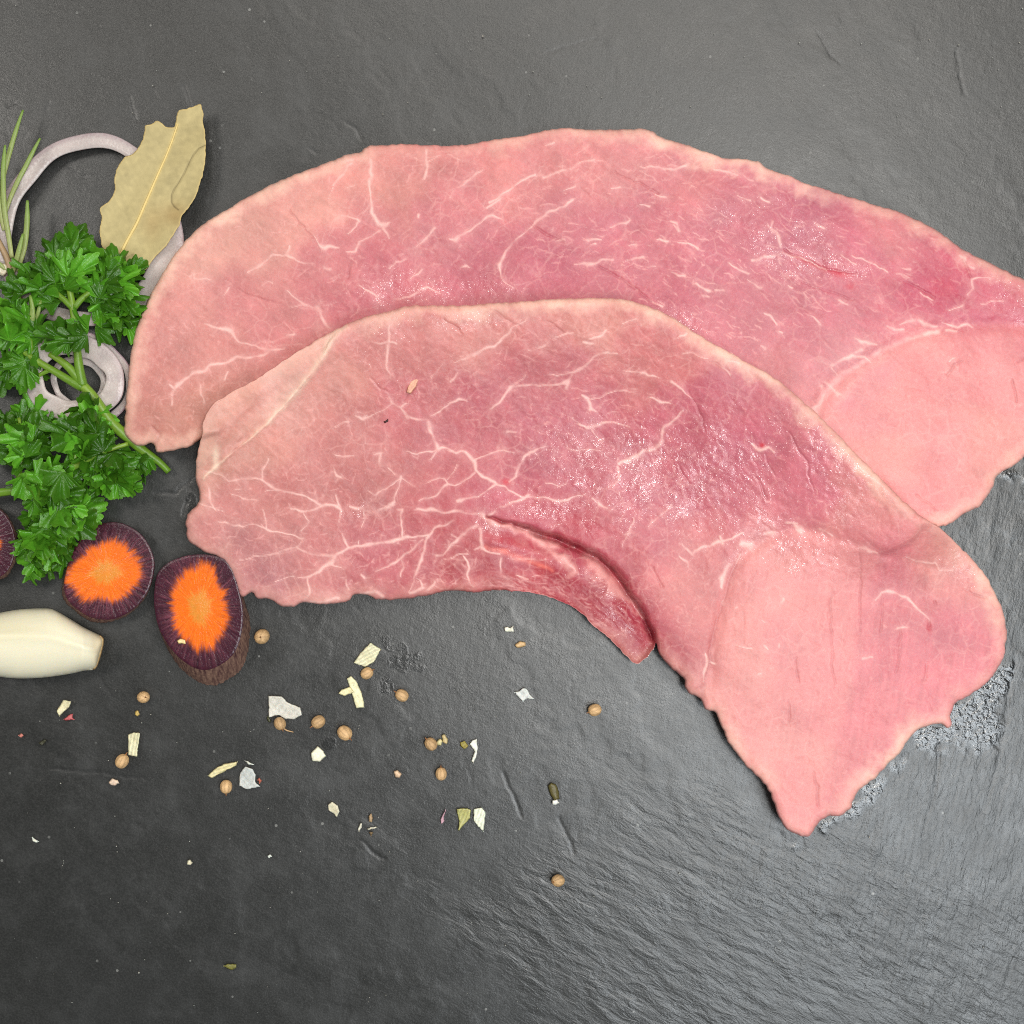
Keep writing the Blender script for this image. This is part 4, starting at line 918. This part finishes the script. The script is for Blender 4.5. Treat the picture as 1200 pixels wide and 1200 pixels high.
sp1 = empty('parsley_sprig', 97, 452, label='upper curly parsley sprig with long bare stems, over the onion rings', cat='parsley', group=GP)
SG = (98, 138, 36); SG2 = (128, 160, 52)
def stem(parent, pts, rad, a=SG, b=SG2, seg=9, name='stem'): return tube_obj(name, pts, rad, M_STEM, a, parent=parent, seg=seg, rgb2=b, stripe=.12)
stem(sp1, [(198,553,5),(186,541,7),(168,528,14),(150,513,20),(130,494,27),(112,468,32),(97,452,34)], [3.8, 4.8, 5.8, 6.4, 5.8, 5.4, 6.0])
stem(sp1, [(97,452,34),(93,432,38),(90,405,40),(88,380,42),(85,358,42),(81,335,44),(79,318,46)], [6.2, 5.2, 4.6, 4.6, 4.2, 3.8, 3])
stem(sp1, [(97,454,34),(82,446,34),(62,434,33),(45,424,32),(28,412,32),(12,398,30)], [6, 4.8, 4.2, 4, 3.4, 2.4])
stem(sp1, [(95,448,34),(82,432,37),(70,422,38),(58,415,38)], [5.5, 5, 4.4, 3])
stem(sp1, [(86,362,42),(76,352,43),(65,343,43),(56,332,43)], [3.8, 3.6, 3.2, 2.4])
stem(sp1, [(86,362,42),(94,352,43),(104,343,43),(118,334,43)], [3.8, 3.6, 3.2, 2.4])
stem(sp1, [(35,417,32),(36,400,36),(28,385,38),(22,365,38)], [3, 2.6, 2.4, 2])
stem(sp1, [(60,433,33),(45,440,30),(30,448,28)], [2.6, 2.4, 2])
cluster(sp1, (82,345), (86,302,34,32,0), 18, (26, 35), (28, 62), 1, 34)
cluster(sp1, (100,350), (133,330,34,36,0), 20, (26, 34), (24, 60), 2, 28)
cluster(sp1, (100,360), (142,372,24,22,20), 9, (22, 30), (18, 44), 3, 28)
cluster(sp1, (65,350), (44,328,34,26,-10), 13, (24, 32), (28, 56), 4, 30)
cluster(sp1, (95,400), (72,394,26,16,-10), 6, (24, 32), (42, 58), 5, 40)
cluster(sp1, (40,400), (14,385,26,36,0), 16, (24, 34), (24, 56), 6, 32)
cluster(sp1, (35,415), (12,440,30,22,0), 10, (24, 32), (16, 46), 7, 32)
sp2 = empty('parsley_sprig', 60, 580, label='lower dense curly parsley sprig resting beside the carrot slices', cat='parsley', group=GP)
stem(sp2, [(-40,586,16),(-5,578,20),(22,574,24),(50,566,28),(85,548,32),(120,530,34),(150,520,28)], [5, 5, 4.6, 4, 3.6, 3, 2.4])
stem(sp2, [(50,566,28),(58,590,28),(66,618,26),(62,650,20)], [3.6, 3.2, 2.8, 2])
stem(sp2, [(20,574,24),(24,545,30),(28,515,32),(22,490,28)], [3.4, 3, 2.6, 2])
stem(sp2, [(85,548,32),(90,520,34),(84,500,32)], [3, 2.6, 2])
cluster(sp2, (40,540), (22,510,34,40,0), 25, (24, 34), (16, 58), 11, 30)
cluster(sp2, (110,520), (92,500,34,26,10), 17, (28, 38), (26, 56), 12, 45)
cluster(sp2, (110,530), (128,552,36,26,20), 22, (22, 32), (14, 48), 13, 35)
cluster(sp2, (165,530), (168,545,12,14,20), 5, (18, 24), (6, 20), 17, 40)
cluster(sp2, (50,560), (60,570,44,30,0), 19, (24, 34), (22, 58), 14, 50)
cluster(sp2, (60,590), (78,606,46,26,-12), 21, (22, 32), (16, 54), 15, 35)
cluster(sp2, (60,600), (52,646,34,32,10), 24, (20, 30), (8, 44), 16, 30)

# rosemary
M_ROS = mat_simple('rosemary_needle', rough=.42, sub=.15, subscale=.0005, bscale=1200, bstr=.4, var=.18)
ros = empty('rosemary_sprig', 8, 300, label='rosemary sprig with long narrow needles at the upper left edge', cat='rosemary')
tube_obj('stem', [(-12,262,22),(0,286,22),(9,305,22),(14,325,22),(22,350,20),(30,385,18),(34,412,16)], [2.8, 3.4, 4, 4.4, 4, 3.4, 3], M_STEM, (168, 140, 104), parent=ros, rgb2=(150, 124, 96))
for p, rd in (([(27,129,26),(21,146,27),(13,172,27),(6,198,26),(0,226,24)], [1.2, 2.8, 3.2, 3, 2.4]),
              ([(6,170,34),(4,195,34),(4,225,32),(6,252,30),(10,276,26),(14,302,24)], [1.3, 3.0, 3.2, 3.3, 3.2, 2.6]),
              ([(47,162,30),(39,177,31),(30,195,31),(21,212,30),(11,235,26),(4,258,24)], [1.2, 2.7, 3, 3, 2.6, 2]),
              ([(32,235,34),(32,250,34),(31,270,32),(28,292,28),(20,318,24)], [1.6, 3.2, 3.5, 3.4, 2.6]),
              ([(27,274,34),(23,290,34),(19,305,30),(14,322,25)], [1.4, 3, 3.1, 2.6]),
              ([(-3,182,26),(-3,215,28),(0,245,27),(5,270,25)], [1.4, 3, 3.2, 2.6]),
              ([(35,346,46),(38,360,44),(37,380,38),(34,398,28)], [1.6, 3.4, 3.4, 2.2]),
              ([(-14,300,30),(-4,306,30),(8,318,24)], [1.2, 2.6, 2.2]),
              ([(48,352,42),(45,365,40),(40,384,30)], [1.4, 3, 2.2])):
    tube_obj('needle', p, rd, M_ROS, (122, 152, 66), parent=ros, seg=7, flat=.62, rgb2=(168, 172, 112), stripe=.15)
thin('bud', [(-4,312),(4,308),(9,313),(8,320),(3,324),(-4,320)], M_FLAKE, (214, 204, 178), z0=22, th=4, curl=2, seed=5, parent=ros)

# ------------------------------------------------------------------ coriander seeds
def seed_mesh():
    n1, n2 = 40, 20; co = []; cc = []
    for i in range(n2+1):
        ph = math.pi*i/n2
        for j in range(n1):
            th = 2*math.pi*j/n1
            r = 1+.035*abs(math.cos(th*5))*math.sin(ph)+.02*math.sin(3*ph)
            co.append((r*math.sin(ph)*math.cos(th), r*math.sin(ph)*math.sin(th)*.97, 1.03*r*math.cos(ph)))
            cc.append(s2l((214, 174, 124))*(1-.30*abs(math.cos(th*5))**5*math.sin(ph))*(1+.15*math.sin(4*th+3*ph)*math.sin(2*ph+1)))
    F = [(i*n1+j, (i+1)*n1+j, (i+1)*n1+(j+1) % n1, i*n1+(j+1) % n1) for i in range(n2) for j in range(n1)]
    return mesh_np('coriander_seed', np.array(co)*PX, np.array(F), M_SEED, np.array(cc))
SM = seed_mesh()
tipco, tipF = tube(np.array([(600, 600, .9), (600, 600, 1.12), (600.04, 600, 1.32), (600.12, 600.05, 1.5)]), [.20, .13, .07, .03], 7)
TM = mesh_np('tip', tipco, tipF, M_SEED, np.tile(s2l((150, 100, 58)), (len(tipco), 1)))
seed0 = bpy.data.objects.new('coriander_seed', SM); tip0 = bpy.data.objects.new('tip', TM)
vary(M_SEED, .78, 1.12)
SEEDS = [(307,746,9.2,0,40,'pale straw coloured seed just right of the thick carrot slice'),
 (430,789,7.3,70,30,'round brown seed below the striped onion flake'),
 (471,815,7.6,80,150,'brown seed with its tip to the left, beside the small damp chips in the slate'),
 (328,848,7.4,60,300,'brown seed tucked under the largest translucent onion flake'),
 (373,846,8.0,75,215,'brown seed just left of the larger ribbed one, above the small white chip'),
 (404,859,8.8,60,320,'largest ribbed brown seed, below the crossed onion slivers'),
 (168,817,7.4,30,10,'round tan seed highest on the left, below and between the two carrot slices'),
 (143,892,8.2,85,60,'oval brown seed below the short pale onion stick at the left'),
 (265,922,7.6,88,270,'oval brown seed pointing down, below the long onion sliver'),
 (505,872,7.6,70,130,'brown seed touching two pale crumbs in the middle'),
 (517,907,7.2,88,92,'brown seed pointing up, lower of the pair in the middle'),
 (697,832,7.6,80,200,'lone brown seed nearest the bottom of the front steak'),
 (654,1032,7.6,40,180,'lone tan seed lowest in the picture')]
for i, (u, v, r, tilt, rot, lab) in enumerate(SEEDS):
    o = seed0 if i == 0 else seed0.copy()
    t = tip0 if i == 0 else tip0.copy()
    x, y, z = unproj(u, v, r); o.location = (x, y, r*PX); o.scale = (r, r*.95, r)
    o.rotation_euler = Euler((0, math.radians(tilt), math.radians(rot)), 'XYZ')
    link(o, label=lab, cat='seed', group='coriander seeds scattered on the slate')
    t.parent = o; link(t)
tube_obj('seed_stalk', [(330,852,3),(336,856,2.5),(344,858,1.5)], [1.1, .9, .5], M_SEED, (196, 160, 116), seg=6, label='tiny curved stalk beside the seed under the largest flake', cat='stalk')

# ------------------------------------------------------------------ onion flakes and crumbs
GF = 'dried onion flakes scattered on the slate'
def flake(pts, rgb, label, seed, name='onion_flake', cat='onion flake', group=GF, mat=None, **kw):
    kw.pop('step', None); kw.setdefault('cell', 1.0)
    return thin(name, pts, mat or M_FLAKE, rgb, seed=seed, round_=False, label=label, cat=cat, group=group, **kw)
flake([(434,753),(447,761),(442,769),(438,776),(428,782),(414,777),(422,765)], (214, 208, 172), 'striped pale onion flake above the seed beside the crossed slivers', 1, stripes=1.1, step=6, curl=3)
flake([(406,795),(412,792),(418,799),(424,812),(427,823),(427,829),(417,830),(413,816),(409,804)], (232, 226, 184), 'long upright cream onion sliver crossing a shorter one', 2, curl=3, th=2, step=5)
flake([(396,813),(400,808),(411,805),(415,811),(404,816)], (228, 218, 170), 'short cream onion sliver lying across the upright one', 3, curl=2, th=1.8, z0=3.5)
flake([(314,815),(330,816),(337,823),(352,829),(354,838),(345,843),(333,842),(327,838),(315,841)], (206, 202, 190), 'largest translucent white onion flake above a brown seed', 4, edge=(236, 232, 215), curl=3.2)
flake([(372,874),(379,880),(382,886),(375,893),(366,892),(364,883)], (238, 234, 206), 'small rounded white onion chip below the pair of seeds', 5, th=2.6)
flake([(591,735),(595,734),(597,736),(602,733),(602,741),(597,741),(592,740)], (230, 228, 208), 'tiny square white onion bit under the steak curve', 6, th=2)
flake([(602,811),(608,810),(614,806),(618,808),(621,814),(626,819),(617,819),(613,823),(608,818)], (205, 206, 200), 'thin pointed translucent flake lying alone below the dark red lobe', 7, edge=(240, 240, 232))
flake([(553,868),(559,865),(560,878),(558,888),(555,895),(552,892),(556,881),(550,872)], (232, 230, 214), 'crescent shaped white onion flake right of the middle seeds', 8, curl=3)
flake([(539,870),(545,868),(549,874),(544,878),(540,875)], (150, 136, 60), 'small olive green flake beside the white crescent', 9, name='herb_flake', cat='herb flake', group='dried herb flakes', curl=2)
flake([(535,948),(543,947),(552,948),(551,959),(545,965),(537,974),(538,962)], (176, 172, 108), 'olive yellow flake, left half of a side by side pair', 10, name='herb_flake', cat='herb flake', group='dried herb flakes', step=5, stripes=.4)
flake([(555,948),(565,946),(569,952),(567,975),(560,969),(555,962)], (222, 224, 200), 'pale striped onion flake, right half of a side by side pair', 11, step=5, stripes=.3)
flake([(384,944),(389,939),(396,944),(398,951),(395,958),(390,953),(385,950)], (206, 198, 168), 'small notched beige flake between the seeds and the tiny slivers', 12, edge=(236, 230, 205))
flake([(432,956),(435,953),(437,958),(436,964),(432,963)], (176, 148, 112), 'tiny brown seed husk above a thin white sliver', 13, name='seed_husk', cat='seed husk', group='seed husks', th=2)
flake([(419,973),(422,965),(425,964),(424,970),(421,975)], (222, 216, 196), 'tiny white sliver left of the brown husk', 14, th=1.4)
flake([(430,971),(441,968),(442,970),(431,973)], (224, 216, 192), 'thin flat white sliver just under the brown husk', 15, th=1.2)
flake([(432,975),(438,975),(435,981)], (120, 100, 72), 'tiny dark triangular crumb below the flat sliver', 16, name='crumb', cat='crumb', group='crumbs', th=1.2)
flake([(516,960),(519,954),(522,948),(523,950),(520,958),(521,962),(517,966)], (190, 150, 160), 'thin pinkish branching shred left of the flake pair', 17, name='onion_shred', cat='shred', group='crumbs', th=1, cell=.8)
flake([(642,921),(646,917),(652,920),(655,928),(656,936),(650,939),(645,932)], (92, 84, 44), 'dark mottled herb clump with a white bit at its foot', 18, name='herb_clump', cat='herb flake', group='dried herb flakes', th=4, curl=2)
flake([(647,938),(653,936),(656,941),(651,944),(647,943)], (232, 230, 218), 'white bit at the foot of the dark herb clump', 19, th=2.4, z0=2)
flake([(511,869),(516,865),(519,869),(517,874),(512,873)], (212, 200, 150), 'pale crumb touching the middle seed', 20, name='crumb', cat='crumb', group='crumbs', th=3)
flake([(517,862),(521,860),(525,866),(524,872),(519,870)], (206, 186, 136), 'pale tan crumb one step right of the middle seed', 21, name='crumb', cat='crumb', group='crumbs', th=3, z0=1.5)
flake([(66,834),(70,827),(74,820),(83,822),(81,829),(75,834),(70,840)], (222, 212, 172), 'cream onion flake above a pinkish shred at the left', 22, curl=3, step=5)
flake([(74,843),(80,838),(86,836),(85,841),(89,844),(82,844),(77,845)], (186, 92, 92), 'small pinkish red shred under a cream flake at the left', 23, name='onion_shred', cat='shred', group='crumbs', th=1.8)
flake([(21,862),(25,859),(28,862),(25,865)], (206, 130, 116), 'tiny pink crumb near the left edge', 24, name='crumb', cat='crumb', group='crumbs', th=2)
flake([(150,861),(157,858),(164,859),(161,887),(150,885)], (214, 208, 170), 'short upright pale onion stick above a brown seed', 25, step=8, stripes=0.15, curl=2.5)
flake([(243,909),(252,901),(262,895),(279,892),(277,897),(262,905),(248,912)], (220, 208, 158), 'long slanted onion sliver above an oval seed', 26, step=6, stripes=1.3, th=1.8, curl=2)
flake([(287,898),(296,901),(300,908),(299,916),(305,922),(290,925),(280,921),(281,906)], (192, 194, 188), 'translucent grey onion flake right of the long sliver', 27, edge=(230, 230, 220), step=5)
flake([(286,890),(291,892),(298,896),(291,897)], (216, 214, 200), 'tiny white onion splinter above the grey flake', 28, th=1.2)
flake([(301,914),(304,911),(307,915),(304,919)], (196, 110, 88), 'tiny reddish crumb at the corner of the grey flake', 29, name='crumb', cat='crumb', group='crumbs', th=3)
flake([(127,917),(131,912),(138,914),(140,918),(134,921),(129,920)], (226, 200, 176), 'flat pale seed half below the oval seed at the left', 30, name='seed_half', cat='seed', group='seed halves', th=3, curl=.8)
flake([(461,904),(466,902),(471,907),(468,912),(463,911)], (222, 190, 156), 'pale seed half lying alone left of the middle seeds', 31, name='seed_half', cat='seed', group='seed halves', th=3.4, curl=.8)
flake([(603,756),(609,751),(616,753),(616,757),(610,759),(605,759)], (206, 172, 124), 'small pale seed half beneath the tiny square onion bit', 32, name='seed_half', cat='seed', group='seed halves', th=3, curl=.8)
flake([(158,834),(162,832),(164,837),(161,840),(158,838)], (196, 168, 96), 'tiny yellowish crumb below the highest seed on the left', 33, name='crumb', cat='crumb', group='crumbs', th=2)
flake([(37,980),(41,983),(46,986),(43,988),(38,986)], (224, 226, 210), 'tiny white chip alone in the lower left', 34, th=1.5)
flake([(219,1009),(223,1007),(226,1011),(223,1014),(219,1013)], (226, 216, 186), 'tiny cream crumb alone low in the lower left', 35, name='crumb', cat='crumb', group='crumbs', th=2.5)
flake([(313,1003),(317,1001),(319,1004),(315,1006)], (214, 218, 206), 'tiny white crumb alone below the grey flake', 36, name='crumb', cat='crumb', group='crumbs', th=1.6)
flake([(261,1132),(268,1129),(277,1130),(277,1134),(272,1137),(266,1135)], (124, 120, 62), 'lowest herb flake, small and olive, near the bottom edge', 37, name='herb_flake', cat='herb flake', group='dried herb flakes', th=2, curl=2.5)
flake([(45,871),(52,866),(55,868),(49,874)], (62, 62, 44), 'faint dark herb speck at the far left', 38, name='herb_flake', cat='herb flake', group='dried herb flakes', th=1, curl=1)
flake([(207,751),(211,748),(217,750),(218,755),(213,754),(209,755)], (232, 206, 146), 'cream crumb lying on the thick carrot slice', 39, name='crumb', cat='crumb', group='crumbs', th=1.6, z0=31)
zt_ = slope_z(482, 451)
flake([(476,460),(478,452),(484,442),(490,441),(491,446),(487,454),(481,462)], (224, 166, 138), 'cream fat scrap lying on the front steak', 40, name='fat_scrap', cat='fat scrap', group=None, th=1.8, z0=zt_-.5, curl=1)
flake([(449,494),(452,493),(455,490),(455,494),(451,496)], (52, 22, 18), 'tiny black speck on the front steak', 41, name='speck', cat='speck', group='crumbs', th=1, z0=slope_z(452, 493)-.2, curl=.3, cell=.8)
flake([(312,842),(314,838),(317,843),(318,847),(314,846)], (74, 74, 48), 'dark green speck at the left of the largest flake', 42, name='herb_flake', cat='herb flake', group='dried herb flakes', th=1.4, curl=1)

# dust-sized specks nobody could count
r = np.random.default_rng(99); co = []; F = []
for k in range(230):
    if k < 70: u, v = r.uniform(0, 1200), r.uniform(0, 140)
    elif k < 190: u, v = r.uniform(0, 760), r.uniform(800, 1190)
    else: u, v = r.uniform(760, 1200), r.uniform(980, 1190)
    s = r.uniform(.35, 1.0)*(1.5 if r.random() < .08 else 1); b = len(co)
    for d in ((1, 0, 0), (-1, 0, 0), (0, 1, 0), (0, -1, 0), (0, 0, .8), (0, 0, -.8)):
        co.append(((u-600+d[0]*s*r.uniform(.6, 1.3))*PX, (600-v+d[1]*s*r.uniform(.6, 1.3))*PX, (s*.6+d[2]*s)*PX))
    for a, c, e in ((0, 2, 4), (2, 1, 4), (1, 3, 4), (3, 0, 4), (2, 0, 5), (1, 2, 5), (3, 1, 5), (0, 3, 5)): F.append((b+a, b+c, b+e))
place('dust', np.array(co), np.array(F), M_FLAKE, col=np.tile(s2l((170, 168, 158)), (len(co), 1)), kind='stuff', label='fine pale dust specks on the slate')
for o in bpy.data.objects:
    if '_o' in o.keys(): del o['_o']
